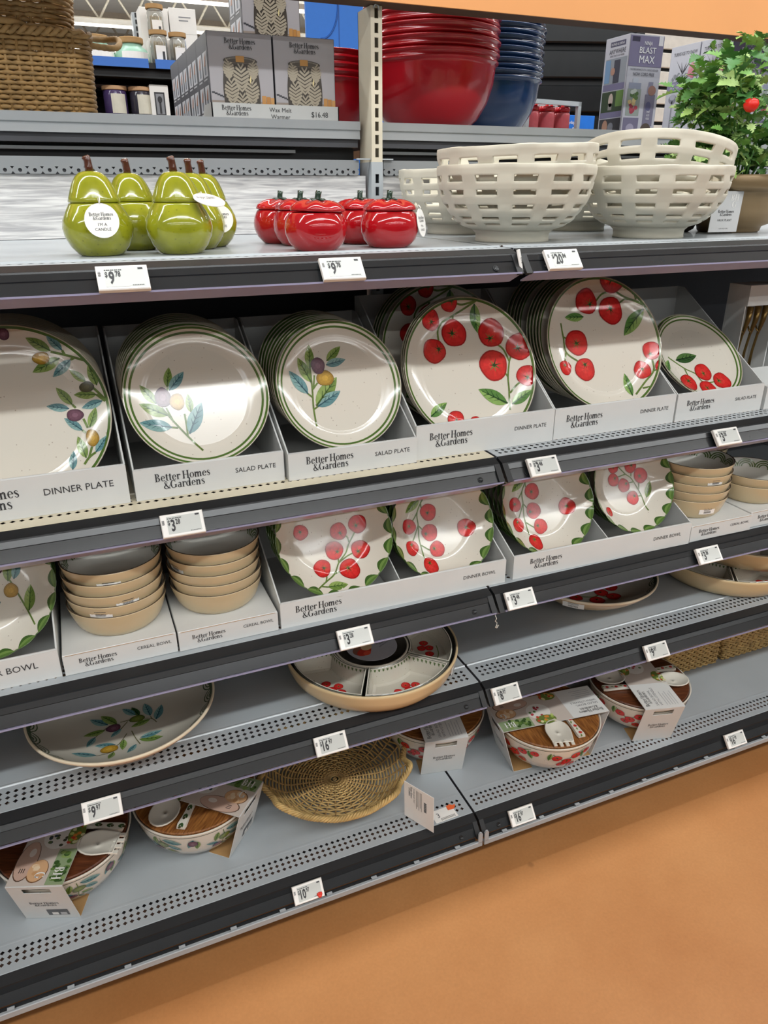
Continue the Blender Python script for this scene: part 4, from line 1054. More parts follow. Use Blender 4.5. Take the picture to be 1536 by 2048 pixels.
def tomato(x, y, label, rz=0, lid=(0, 0, 0)):
    t = thing('tomato_jar', label, 'candle jar', M=T(x, y, Z1) @ RZ(rz), group='tomato candle jars')
    mb = MB()
    prof = [(.0001, .0006), (.029, .0), (.033, .002), (.0425, .012), (.0475, .024), (.0482, .034), (.0462, .044), (.0425, .0515), (.0405, .0545), (.0385, .055), (.038, .051), (.0001, .05)]
    mb.lathe(prof, 72, wob=rib(6, .012)); mb.build('body', M_TOM, t)
    mb = MB()
    prof = [(.0001, .0552), (.038, .0553), (.0418, .0562), (.0428, .0582), (.0400, .0628), (.0335, .0672), (.025, .0702), (.016, .0712), (.008, .0700), (.0001, .0692)]
    mb.lathe(prof, 72, wob=lambda a, j: (1 + .035 * math.cos(6 * a) * (1 if .2 < j < .8 else .3), .0012 * math.cos(6 * a) * (1 if .4 < j < .9 else 0)))
    l = mb.build('lid', M_TOM, t, T(lid[0], lid[1], 0) @ RY(lid[2]))
    mb = MB()
    mb.tube([(0, 0, .0685), (0, 0, .074), (.0008, 0, .080), (.0018, 0, .0845)], [.0058, .0048, .0044, .0050], 12)
    for k in range(5):
        a = 2 * PI * k / 5; mb.tube([(.004 * math.cos(a), .004 * math.sin(a), .0712), (.010 * math.cos(a), .010 * math.sin(a), .0722), (.0155 * math.cos(a), .0155 * math.sin(a), .0708)], [.0028, .0024, .0008], 6)
    mb.build('stem', M_GSTEM, l)
    return t
tomato(-.300, .250, 'red tomato jar at the far left back of the tomato group', 10)
tomato(-.284, .182, 'red tomato jar between the far left one and the large front one', 30)
tC = tomato(-.299, .055, 'red tomato jar nearest the camera with its lid shifted', 5, (.002, 0, 2))
round_tag(tC, T(.043, .012, .046) @ RZ(62) @ RX(72), .021, .021)
tomato(-.178, .180, 'red tomato jar behind the one with the white tag', 50)
tE = tomato(-.168, .075, 'red tomato jar at the right of its group with white oval tag', 20)
round_tag(tE, RZ(-20) @ T(.047, -.022, .037) @ RZ(48) @ RX(80), .0215, .0215)

# ------------------------------------------------------------------ woven ceramic bowls
M_CER = mat('matte_ivory_ceramic', 'cbc6b6', .55, var=.03, scale=12, bump=.05)
def woven_bowl(x, y, z, label, R=.138, H=.124, rz=0, tilt=(0, 0), nst=13):
    t = thing('woven_bowl', label, 'bowl', M=T(x, y, z) @ RX(tilt[0]) @ RY(tilt[1]) @ RZ(rz), group='woven ceramic bowls')
    # profile from foot to rim
    def prof(q):
        zz = .020 + (H - .020) * q
        r = .072 + (R - .072) * (math.sin(q ** .62 * PI / 2) ** .95)
        return r, zz
    # bands along the profile: (from, to, holes?)
    cuts = [0, .055, .085, .16, .20, .30, .375, .53, .61, .73, .83, .95, 1.0]
    hole = [0, 1, 0, 1, 0, 1, 0, 1, 0, 1, 0, 0]
    # rebuild rows finely
    rows = [0, .03, .06, .09, .13, .175, .21, .26, .315, .375, .43, .49, .555, .62, .68, .735, .80, .86, .93, 1.0]
    hol = {2: 1, 5: 1, 8: 1, 12: 1, 15: 1}
    hol = {k: 1 for k in (2, 4, 7, 8, 11, 12, 15)}
    rows = [0, .05, .085, .12, .175, .22, .29, .335, .405, .44, .50, .545, .625, .655, .70, .745, .84, .87, .93, 1.0]
    hol = {2: .5, 4: .7, 7: .85, 11: 1.0, 15: 1.0, 16: 0}
    hol = {2: .5, 4: .75, 7: .9, 11: 1, 15: 1}
    na = 12   # angular cells per stave period
    vs = []; fs = []
    nA = nst * na
    for k in range(nA):
        a = 2 * PI * k / nA
        u = (k % na) / na   # 0..1 within a period; stave occupies u in [.0,.42)
        for j, q in enumerate(rows):
            r, zz = prof(q)
            over = 0.0
            row_band = sum(1 for h in hol if h < j)   # which horizontal band
            st = (k // na)
            if 0 < u < .42 or u == .0: over = .0018 if (row_band + st) % 2 == 0 else -.0008
            else: over = .0006
            if j == len(rows) - 1: over = .001
            vs.append(((r + over) * math.cos(a), (r + over) * math.sin(a), zz))
    nj = len(rows)
    for k in range(nA):
        u = (k % na) / na; k2 = (k + 1) % nA
        for j in range(nj - 1):
            if j in hol and .40 < u: 
                continue
            fs.append([k * nj + j, k2 * nj + j, k2 * nj + j + 1, k * nj + j + 1])
    mb = MB(); mb.add(vs, fs, 0, None, None, True)
    o = mb.build('woven_wall', M_CER, t, sharp=60)
    so = o.modifiers.new('thickness', 'SOLIDIFY'); so.thickness = .0055; so.offset = -1
    bv = o.modifiers.new('soft_edges', 'BEVEL'); bv.width = .0009; bv.segments = 1; bv.limit_method = 'ANGLE'; bv.angle_limit = math.radians(50)
    mb = MB(); mb.lathe([(.0001, .004), (.060, .003), (.063, .0), (.0665, .0005), (.0655, .006), (.0665, .014), (.0735, .0205), (.068, .022), (.0001, .0185)], 64); mb.build('foot', M_CER, t)
    return t
woven_bowl(.098, .128, Z1, 'ivory woven ceramic bowl at the front left, lower of its stack', rz=4)
woven_bowl(.102, .130, Z1 + .030, 'ivory woven ceramic bowl nested in the front left one', rz=17, tilt=(0, -1.8))
woven_bowl(.402, .118, Z1, 'ivory woven ceramic bowl beside the plant, lower of its stack', rz=10)
woven_bowl(.400, .121, Z1 + .034, 'ivory woven ceramic bowl tipped inside the one beside the plant', rz=22, tilt=(-7.5, 9.0))
woven_bowl(.135, .405, Z1, 'ivory woven ceramic bowl at the back beside the slotted post', R=.128, rz=0)
woven_bowl(.445, .412, Z1, 'ivory woven ceramic bowl seen between the two front stacks', rz=9)

# ------------------------------------------------------------------ faux tomato plant
M_POT = mat('bronze_tan_pot', '8b7556', .38, metal=.35, var=.1, scale=8)
M_LEAF = []
for i, c in enumerate(('6b9a48', '92b35e', '558540', 'a9c67c', '477a3c')):
    M_LEAF.append(mat('faux_leaf_%s' % ['mid', 'light', 'green', 'pale', 'deep'][i], c, .5, var=.18, scale=50))
M_POTSOIL = mat('dark_moss', '3a3324', .9)
def leaf_mesh(i):
    """lobed parsley like leaf, tip along +x"""
    half = [(0, .0), (.10, .02), (.14, .16), (.24, .10), (.30, .34), (.40, .22), (.46, .36), (.54, .20), (.66, .30), (.70, .14), (.84, .16), (1.0, 0)]
    rnd = random.Random(i); half = [(x, y * (1 + .25 * (rnd.random() - .5))) for x, y in half]
    vs = []; fs = []
    def zf(x, y): return -.25 * x * x + .35 * abs(y) - .1 * y * y
    for x, y in half: vs.append((x, 0, zf(x, 0)))
    n = len(half)
    for sg in (1, -1):
        for x, y in half: vs.append((x, sg * y * 1.1, zf(x, y) + .03 * math.sin(9 * x)))
    for i_ in range(n - 1):
        fs.append([i_, i_ + 1, n + i_ + 1, n + i_]); fs.append([i_ + 1, i_, 2 * n + i_, 2 * n + i_ + 1])
    mb = MB(); mb.add(vs, fs, 0, None, None, True)
    me = mb.mesh('leaf'); return me
def plant():
    cx, cy = .700, .205
    t = thing('faux_tomato_plant', 'faux tomato plant with red fruit in a bronze pot on the top shelf', 'plant', (cx, cy, Z1))
    mb = MB(); mb.lathe([(.0001, .001), (.060, 0), (.064, .004), (.066, .012), (.085, .020), (.092, .050), (.098, .078), (.1, .082), (.112, .084), (.116, .090), (.118, .110), (.115, .113), (.108, .112), (.104, .100), (.0001, .098)], 64); pot = mb.build('pot', M_POT, t)
    mb = MB(); mb.lathe([(.0001, .106), (.06, .108), (.104, .101)], 32, wob=lambda a, j: (1, .003 * math.sin(5 * a + 9 * j))); mb.build('moss', M_POTSOIL, t)
    rnd = random.Random(5)
    meshes = []
    for i in range(5):
        me = leaf_mesh(i); me.materials.append(M_LEAF[i]); meshes.append(me)
    stems = MB(); spots = []
    for k in range(34):
        a = rnd.uniform(0, 2 * PI); sp = rnd.uniform(.02, .165); h = rnd.uniform(.03, .27) * (1.15 - sp * 1.8)
        if k < 6: a = PI + rnd.uniform(-.7, .7); sp = rnd.uniform(.11, .17); h = rnd.uniform(.03, .17)
        if k in (6, 7, 8): a = PI + rnd.uniform(-.5, .3); sp = .12; h = .20 - .03 * (k - 6)
        p0 = Vector((.03 * math.cos(a), .03 * math.sin(a), .10)); p2 = Vector((sp * math.cos(a), sp * math.sin(a), .115 + h)); p1 = (p0 + p2) / 2 + Vector((0, 0, .03))
        pts = [p0, p0 * .4 + p1 * .6, p1 * .5 + p2 * .5 + Vector((0, 0, .008)), p2]
        stems.tube([tuple(p) for p in pts], [.0028, .0022, .0018, .0012], 6)
        nl = 8
        for q in range(nl):
            f = .25 + .75 * q / (nl - 1); i0 = min(2, int(f * 3)); fr = f * 3 - i0
            p = pts[i0].lerp(pts[i0 + 1], fr); spots.append((p, a + rnd.uniform(-1.6, 1.6), rnd.uniform(.028, .052), f))
    stems.build('stems', M_LEAF[2], t)
    rnd.shuffle(spots)
    for k, (p, a, s_, f) in enumerate(spots[:285]):
        o = bpy.data.objects.new('leaf', meshes[min(4, int(rnd.random() * 5))]); COL.objects.link(o); o.parent = t
        o.matrix_local = T(*p) @ Matrix.Rotation(a, 4, 'Z') @ RY(rnd.uniform(-65, 25)) @ RX(rnd.uniform(-40, 40)) @ Matrix.Scale(s_, 4)
    # the small inner foliage that nobody could count
    mb = MB()
    for k in range(620):
        a = rnd.uniform(0, 2 * PI); e = rnd.random(); r = .165 * (rnd.random() ** .55) * (1.05 - .35 * e); z = .10 + .26 * e
        if rnd.random() < .35: a = PI + rnd.uniform(-.8, .8); z = .10 + .20 * e
        me = meshes[k % 5]; Mx = T(r * math.cos(a), r * math.sin(a), z) @ Matrix.Rotation(a + rnd.uniform(-1.5, 1.5), 4, 'Z') @ RY(rnd.uniform(-50, 40)) @ RX(rnd.uniform(-45, 45)) @ Matrix.Scale(rnd.uniform(.022, .038), 4)
        mb.add([v.co for v in me.vertices], [list(p.vertices) for p in me.polygons], k % 5, None, Mx, True)
    fo = mb.build('foliage', M_LEAF, t); fo['kind'] = 'stuff'
    mf = mat('red_faux_fruit', 'd8261c', .35, var=.1, scale=30)
    for (x, y, z, r) in ((-.052, -.135, .255, .021), (-.110, -.11, .232, .014), (.05, -.13, .30, .02), (.11, -.10, .19, .018), (.0, -.16, .16, .014)):
        mb = MB(); mb.lathe([(.0001, -.9 * r), (.5 * r, -.8 * r), (.9 * r, -.35 * r), (r, .1 * r), (.8 * r, .6 * r), (.4 * r, .82 * r), (.0001, .72 * r)], 24, wob=lambda a, j: 1 + .03 * math.cos(5 * a)); f = mb.build('tomato_fruit', mf, t, T(x, y, z))
        mb = MB()
        for q in range(5):
            b = 2 * PI * q / 5; mb.tube([(0, 0, .76 * r), (.5 * r * math.cos(b), .5 * r * math.sin(b), .85 * r), (.95 * r * math.cos(b), .95 * r * math.sin(b), .62 * r)], [.1 * r, .12 * r, .02 * r], 5)
        mb.build('calyx', M_LEAF[4], f)
    # hanging card
    tg = MB(); tg.box(-.035, .035, -.0006, .0006, 0, .078, bev=.0003)
    o = tg.build('hang_tag', mat('grey_white_card', 'c9c9c9', .4, var=.02), t, T(-.092, -.074, .004) @ RZ(-6) @ RX(2))
    mb = MB(); X, Y = (1, 0, 0), (0, 0, 1)
    put2d(mb, serif2d('BH'), (.026, -.0007, .060), X, Y, .012, 1, 'r', mi=1); put2d(mb, serif2d('G'), (.022, -.0007, .047), X, Y, .012, 1, 'r', mi=1)
    put2d(mb, LOGO, (0, -.0007, .037), X, Y, .0058, .95, 'c')
    put2d(mb, text2d('FAUX PLANT'), (0, -.0007, .021), X, Y, .0042, 1, 'c'); put2d(mb, text2d('12.25 IN (31 CM)'), (0, -.0007, .006), X, Y, .0022, 1, 'c')
    mb.build('tag_print', [M_INK, M_WHITE], o)
    t2 = thing('plant_pot', 'dark pot half hidden behind the bowl beside the hanging plant card', 'pot', (.595, .27, Z1))
    mb = MB(); mb.lathe([(.0001, .001), (.04, 0), (.05, .006), (.066, .045), (.07, .048), (.07, .056), (.065, .056), (.0001, .05)], 40); mb.build('body', mat('dark_brown_pot', '3d3129', .4), t2)
plant()

# ------------------------------------------------------------------ cutlery displays at the right edge of the second shelf
M_GOLD = mat('antique_gold_metal', '8a6f42', .3, metal=.9, var=.1)
def cutlery_box(x, label):
    t = thing('cutlery_box', label, 'box', M=T(x, .15, Z2) @ RZ(0), group='boxed cutlery sets')
    mb = MB(); mb.box(-.048, .048, .012, .06, .0003, .012); mb.box(-.048, .048, .056, .06, .0122, .1998); mb.box(-.048, -.045, .0062, .0558, .0122, .1998); mb.box(.045, .048, .0062, .0558, .0122, .1998)
    mb.box(-.048, .048, .0, .06, .200, .245); mb.box(-.048, .048, .0, .006, .0003, .03); mb.build('carton', M_CARD, t)
    for k in range(3):
        xx = -.026 + k * .024
        mb = MB(); mb.tube([(xx, .028, .032), (xx + .001, .026, .09), (xx + .003, .022, .13), (xx + .008, .018, .165), (xx + .012, .020, .195)], [.0045, .003, .003, .006, .0075], 8)
        mb.tube([(xx - .005, .024, .150), (xx - .007, .018, .142), (xx - .003, .016, .137), (xx, .019, .142)], .002, 6)
        mb.build('utensil', M_GOLD, t)
    return t
cutlery_box(.790, 'white box of antique gold cutlery behind the tomato salad plates')
cutlery_box(.905, 'white box of gold cutlery at the very right edge of the second shelf')
display_tray('plate_tray', 'white card tray cut off by the right edge on the second shelf', .700, .96, .020, .14, Z2, .05, .06, None, logo=False)

# ------------------------------------------------------------------ wicker weaving
M_WICK = mat('golden_wicker', 'bf9f66', .55, var=.22, scale=60, bump=.2)
M_WICKD = mat('brown_wicker', 'a07f50', .55, var=.25, scale=60, bump=.2)
# ------------------------------------------------------------------ fourth shelf: serving bowls and chip and dip trays
C_OFFW = lin('c6c0b2'); C_TANX = lin('cfae84'); C_CREAMRIM = lin('e2d3b8')
def serving_bowl(x, y, z, label, decor, R_=.170, H=.066, sticker=None, leafkind=None):
    t = thing('serving_bowl', label, 'bowl', (x, y, z), group='large serving bowls')
    pi = [(.0001, .012), (.06, .0125), (.09, .016), (.118, .027), (.142, .042), (.160, .056), (.1655, H - .0008)]
    po = [(.168, H), (.170, H - .001), (.1695, H - .0055), (.164, .055), (.150, .041), (.128, .0235), (.105, .010), (.09, .003), (.084, 0), (.078, 0), (.075, .004), (.0001, .004)]
    # throwing rings on the outside
    fine = []
    for (r0, z0), (r1, z1) in zip(po[3:8], po[4:9]):
        for k in range(4):
            q = k / 4; rr = r0 + (r1 - r0) * q + .0008 * (1 if k % 2 else 0); fine.append((rr, z0 + (z1 - z0) * q))
    prof = pi + po[:3] + fine + po[8:]
    cols = [C_OFFW] * 5 + [lin('46553f')] + [C_CREAMRIM] * 3 + [C_TANX] * (len(prof) - 10)
    mb = MB(); mb.lathe(prof, 96, 0, cols); mb.build('body', M_TANG, t)
    def hz(r):
        for (r0, z0), (r1, z1) in zip(pi, pi[1:]):
            if r0 <= r <= r1: return z0 + (z1 - z0) * (r - r0) / (r1 - r0)
        return H
    d = Decal(); DECF[decor](d)
    # dark arcs below the rim
    for k in range(26):
        a = 2 * PI * k / 26
        for rad in (1.0, .66, .36):
            vs = []; fs = []; cs = []
            for i in range(9):
                b = PI * i / 8
                for s_ in (-1, 1):
                    f = rad + s_ * .06
                    rr = (.965 - .085 * f * math.sin(b)); aa = a + f * PI / 26 * math.cos(b)
                    vs.append((rr * math.cos(aa), rr * math.sin(aa)))
                if i: fs.append([2 * i - 2, 2 * i, 2 * i + 1, 2 * i - 1]); cs.append(lin('4a5a3c'))
            d.add(vs, fs, cs, 1)
    d.build('painted_decoration', lambda u, v: ((u * R_, v * R_, hz(min(R_ * .97, R_ * math.hypot(u, v)))), (0, 0, 1)), M_PAINT, t, eps=.0004)
    if sticker is not None:
        bowl_sticker(t, .162, .050, math.radians(sticker), .05, .016)
    return t
def dec_serve_olive(d0):
    d = Decal()
    for s in ('L b -.12 .15 -.40 .40;L g .02 .12 -.22 .44;L g -.18 .02 -.52 -.02;L b -.34 -.10 -.48 -.34;L b .08 -.04 -.10 -.20;L d .40 .20 .30 .48;L b .34 .24 .14 .50;L b .58 .12 .52 .50;L b .66 -.02 .80 .34;L g .56 .02 .24 -.06;L b -.04 -.42 -.36 -.34;L g .10 -.34 .06 -.62;L b .36 -.40 .72 -.38;L g .34 -.44 .72 -.58;L b .28 -.56 .12 -.76;L b -.34 -.66 -.70 -.52;L g -.08 -.62 -.16 -.86;S .08 .14 .24 .14 .44 .10 .60 .02 .66 -.10;S -.10 .10 -.22 .02 -.34 -.10;S .20 .12 .08 -.04;S .16 -.20 .02 -.42 -.10 -.50;S .24 -.16 .28 -.36 .34 -.58;S -.10 -.60 -.34 -.68;S .58 .10 .60 .02;O p -.04 .02 .12 .10;O g .36 .12 .13 .09;O o -.14 -.52 .14 .10',): d.parse(s, None, .008, '6d6a4a')
    for vs, fs, cs, ly in d.items: d0.add([(x * .65 - .114, y * .65 - .073) for x, y in vs], fs, cs, ly)
def dec_serve_tomato(d):
    for s in ('T -.32 -.20 .10 -.30 -.19;T -.08 -.39 .11 -.07 -.37;T .12 -.22 .10 .11 -.21;T .20 -.40 .105 .19 -.38;T -.12 -.02 .10 -.11 -.02;T .34 -.16 .10 .33 -.15;L g .30 .02 .50 .12;L g -.36 .0 -.56 .08;S -.24 -.20 -.06 -.28 .04 -.26 .12 -.22;S .04 -.26 .10 -.34 .19 -.38;S -.06 -.28 -.07 -.37',): d.parse(s, None, .01)
DECF = {'olive': dec_serve_olive, 'tomato': dec_serve_tomato}
serving_bowl(-.692, .128, Z4, 'large tan serving bowl painted with olive branches at left', 'olive')
serving_bowl(.434, .211, Z4, 'large tan serving bowl painted with tomatoes at right of the shelf joint', 'tomato', sticker=222)

def wedge_dish(label, M, a0, a1, r0, r1, h, first=False, dec=True, par_group='wedge dishes of the chip and dip trays'):
    """one sector shaped ceramic section of a chip and dip tray"""
    t = thing('wedge_dish', label, 'dish', M=M, group=par_group)
    n = 14
    def loop(inset, z, drop=0):
        pts = []; da0 = inset / max(r0, .04)
        ri, ro = r0 + inset, r1 - inset
        for k in range(n + 1):
            s_ = inset / ro; a = a0 + s_ + (a1 - a0 - 2 * s_) * k / n; pts.append((ro * math.cos(a), ro * math.sin(a), z))
        for k in range(n + 1):
            s_ = inset / ri; a = a1 - s_ - (a1 - a0 - 2 * s_) * k / n; pts.append((ri * math.cos(a), ri * math.sin(a), z))
        return pts
    loops = [loop(.006, .0005), loop(.0005, h - .002), loop(.0, h - .0008), loop(.0008, h), loop(.0030, h), loop(.0040, h - .001), loop(.0105, .008), loop(.016, .0055)]
    cols = [C_OFFW, lin('8f8d80'), lin('4a5244'), lin('ddd6c8'), lin('565b50'), C_OFFW, C_OFFW]
    m_ = len(loops[0]); vs = [p for l in loops for p in l]; fs = []; cs = []
    for j in range(len(loops) - 1):
        for k in range(m_):
            k2 = (k + 1) % m_; fs.append([j * m_ + k, j * m_ + k2, (j + 1) * m_ + k2, (j + 1) * m_ + k]); cs.append(cols[j])
    # floor and base
    last = (len(loops) - 1) * m_
    for k in range(n):
        a, b = last + k, last + k + 1; c, d = last + m_ - 2 - k, last + m_ - 1 - k
        fs.append([a, b, c, d]); cs.append(C_OFFW)
    fs.append(list(range(m_))[::-1]); cs.append(C_OFFW)
    mb = MB(); mb.add(vs, fs, 0, cs, None, False); mb.build('body', M_GLAZE, t)
    if dec:
        d = Decal(); am = (a0 + a1) / 2; rm = (r0 + r1) / 2
        # tomatoes along the floor near the outer wall
        for k, (da, rr) in enumerate(((-.10, .50), (.07, .56), (.23, .52), (.10, .38))):
            rad = r0 + (r1 - r0) * rr; d.tomato(rad * math.cos(am + da), rad * math.sin(am + da), .0098, rad * math.cos(am + da), rad * math.sin(am + da))
        rad = rm * 1.1
        d.stem([(rad * math.cos(am - .3), rad * math.sin(am - .3)), (rad * 1.05 * math.cos(am - .1), rad * 1.05 * math.sin(am - .1)), (rad * 1.08 * math.cos(am + .1), rad * 1.08 * math.sin(am + .1))], .0009)
        d.build('painted_tomatoes', lambda x, y: ((x, y, .0060), (0, 0, 1)), M_PAINT, t, eps=.0001)
        d = Decal()
        # scalloped green edging along the inner arc and the two side walls
        def half(px, py, ux, uy, nx, ny, w):
            vs = [(px - ux * w, py - uy * w), (px + ux * w, py + uy * w), (px + ux * w * .7 + nx * w * .8, py + uy * w * .7 + ny * w * .32), (px + nx * w * .45, py + ny * w * .45), (px - ux * w * .7 + nx * w * .32, py - uy * w * .7 + ny * w * .32)]
            d.add(vs, [[0, 1, 2, 3, 4]], [lin('5d6d48')], 1)
        ri = r0 + .0046
        for k in range(12):
            a = a0 + (a1 - a0) * (k + .5) / 12
            half(ri * math.cos(a), ri * math.sin(a), -math.sin(a), math.cos(a), math.cos(a), math.sin(a), .0024)
        for k in range(9):
            r = r0 + (r1 - r0) * (k + .8) / 9.8
            for a, sg in ((a0 + .0046 / r, 1), (a1 - .0046 / r, -1)):
                half(r * math.cos(a), r * math.sin(a), math.cos(a), math.sin(a), -math.sin(a) * sg, math.cos(a) * sg, .0024)
        def zed(x, y):
            r = math.hypot(x, y); a = math.atan2(y, x)
            while a < a0 - .1: a += 2 * PI
            dist = min(r - r0, (a - a0) * r, (a1 - a) * r)
            return (x, y, h - .001 - max(0, dist - .004) * (h - .009) / .0065), (0, 0, 1)
        d.build('painted_scallops', zed, M_PAINT, t, eps=.0005)
    return t
def chip_tray(x, y, z, rot, where, detail=True, sticker=None):
    R_ = .184; H = .058
    t = thing('chip_tray', 'tan round %s' % where, 'serving tray', M=T(x, y, z) @ RZ(rot), group='divided chip and dip trays')
    prof = [(.0001, .010), (.150, .0105), (.164, .016), (.174, .030), (.1795, H - .001), (.1818, H), (.184, H - .0012), (.184, H - .006), (.1828, H - .0095), (.1805, .036), (.174, .020), (.162, .006), (.150, .0), (.140, 0), (.136, .003), (.0001, .003)]
    cols = [lin('3c3a34')] * 4 + [lin('cdb590')] + [lin('d6bd92')] * 10
    mb = MB(); mb.lathe(prof, 96, 0, cols); mb.build('base_dish', M_TANG, t)
    if sticker is not None: bowl_sticker(t, .1795, .036, math.radians(sticker), .05, .022)
    M0 = T(x, y, z + .0112) @ RZ(rot)
    for k in range(5):
        gap = .018
        wedge_dish('%s wedge dish of the %s' % (['front', 'right', 'back right', 'back left', 'left'][k], where), M0, math.radians(-117 + 72 * k) + gap, math.radians(-45 + 72 * k) - gap, .082, .1725, .043, dec=detail)
    d = thing('dip_dish', 'dark dip dish in the %s' % where, 'dish', M=M0, group='round dip dishes')
    mb = MB(); mb.lathe([(.0001, .006), (.055, .0065), (.066, .014), (.0735, .038), (.0755, .0425), (.0778, .043), (.0795, .0418), (.079, .036), (.072, .012), (.058, .001), (.05, 0), (.0001, .0)], 72, 0, [lin('5d574f')] * 4 + [lin('d6cebd')] * 3 + [lin('8d8778')] * 4); mb.build('body', M_TANG, d)
    if detail:
        mb = MB(); mb.lathe([(.0001, .0395), (.055, .0395), (.055, .0405), (.0001, .0405)], 48, smooth=False); lb = mb.build('paper_label', mat('grey_label_card', 'aeacb2', .45, var=.03), d)
        mb = MB(); O = (0, 0, .0405); X, Y = (math.cos(math.radians(28)), math.sin(math.radians(28)), 0), (-math.sin(math.radians(28)), math.cos(math.radians(28)), 0)
        disc2d(mb, O, X, Y, -.026, .004, .022, .018, .0003, 0, lin('8a5a48')); disc2d(mb, O, X, Y, -.028, -.004, .018, .012, .0005, 0, lin('c23a2c')); disc2d(mb, O, X, Y, -.012, .004, .013, .011, .0007, 0, lin('d9b48a')); disc2d(mb, O, X, Y, -.028, -.012, .009, .007, .0008, 0, lin('e2563e'))
        put2d(mb, LOGO, (.026, .006, .0405), X, Y, .0048, .95, 'c', .0006, 0, lin('3a3a3e')); put2d(mb, text2d('CHIP AND DIP SET'), (.026, -.007, .0405), X, Y, .0026, 1, 'c', .0006, 0, lin('3a3a3e'))
        mb.build('label_print', M_PRINT, lb)
    return t
chip_tray(-.186, .130, Z4, 0, 'chip tray below the left tray of tomato bowls', True, 320)
chip_tray(.851, .170, Z4, -10, 'chip tray at right, lower of its stack', True)
chip_tray(.915, .172, Z4 + .0575, 12, 'chip tray at right, upper of its stack', True, 240)

# ------------------------------------------------------------------ bottom shelf: salad bowl sets
SB_P = [(.048, .0), (.052, .0005), (.075, .010), (.098, .030), (.114, .056), (.1235, .084), (.129, .1085), (.1305, .113)]
def sb_at(v):
    """outside of the salad bowl at height v"""
    for (r0, z0), (r1, z1) in zip(SB_P, SB_P[1:]):
        if z0 <= v <= z1: return r0 + (r1 - r0) * (v - z0) / (z1 - z0)
    return SB_P[-1][0]
def spoon(par, name, x, y, rot, fork, decor, z=.119):
    t = MB(); n = 20
    # shallow oval head
    vs = []; fs = []
    rings = (0, .35, .7, .92, 1.0)
    L, Wd = .040, .031
    for r in rings:
        for k in range(n):
            a = 2 * PI * k / n; px, py = L * r * math.cos(a), Wd * r * math.sin(a)
            if fork and r > .9 and math.cos(a) > .45: px = L * .96
            vs.append((px, py, .010 * r * r * (1 if True else 0)))
    for j in range(len(rings) - 1):
        for k in range(n):
            k2 = (k + 1) % n; fs.append([j * n + k, j * n + k2, (j + 1) * n + k2, (j + 1) * n + k])
    t.add(vs, fs, 0, None, None, True)
    if fork:
        for q in range(4):
            yy = -.021 + q * .014
            t.prism([(yy - .0042, .007), (yy + .0042, .007), (yy + .0036, .0095), (yy - .0036, .0095)], .030, .052 - .003 * abs(q - 1.5))
    o = t.build(name, mat('cream_melamine', 'd9d3c6', .3, var=.03), par, T(x, y, z) @ RZ(rot), sharp=40)
    so = o.modifiers.new('thickness', 'SOLIDIFY'); so.thickness = .0025
    return o
def handle(par, x, y, rot, tom, z=.119):
    mb = MB(); n = 10; vs = []; fs = []
    for i in range(n + 1):
        q = i / n; w = .0065 + .0045 * q ** 2; 
        if q > .9: w *= .8
        for s_ in (-1, 1): vs += [(q * .075, s_ * w, .0), (q * .075, s_ * w * .85, .006)]
    for i in range(n):
        a = i * 4; b = a + 4
        fs += [[a, b, b + 1, a + 1], [a + 1, b + 1, b + 3, a + 3], [a + 3, b + 3, b + 2, a + 2], [a + 2, b + 2, b, a]]
    fs += [[0, 1, 3, 2], [n * 4, n * 4 + 2, n * 4 + 3, n * 4 + 1]]
    mb.add(vs, fs); o = mb.build('utensil_handle', mat('cream_melamine', 'd9d3c6', .3, var=.03), par, T(x, y, z) @ RZ(rot))
    d = Decal()
    for i in range(3):
        q = .016 + .024 * i
        if tom:
            d.tomato(q, .001, .0042, q, .001); d.leaf(q + .006, 0, q + .015, -.004 + .004 * (i % 2), 'g')
        else:
            d.leaf(q, 0, q + .012, .0045, 'd'); d.leaf(q, 0, q + .010, -.0045, 'd'); d.olive('d', q + .012, -.001, .0034, .0030)
    d.build('painted_sprig', lambda a, b: ((a, b, .0060), (0, 0, 1)), M_MATTEPAINT, o, eps=.0001)
    return o
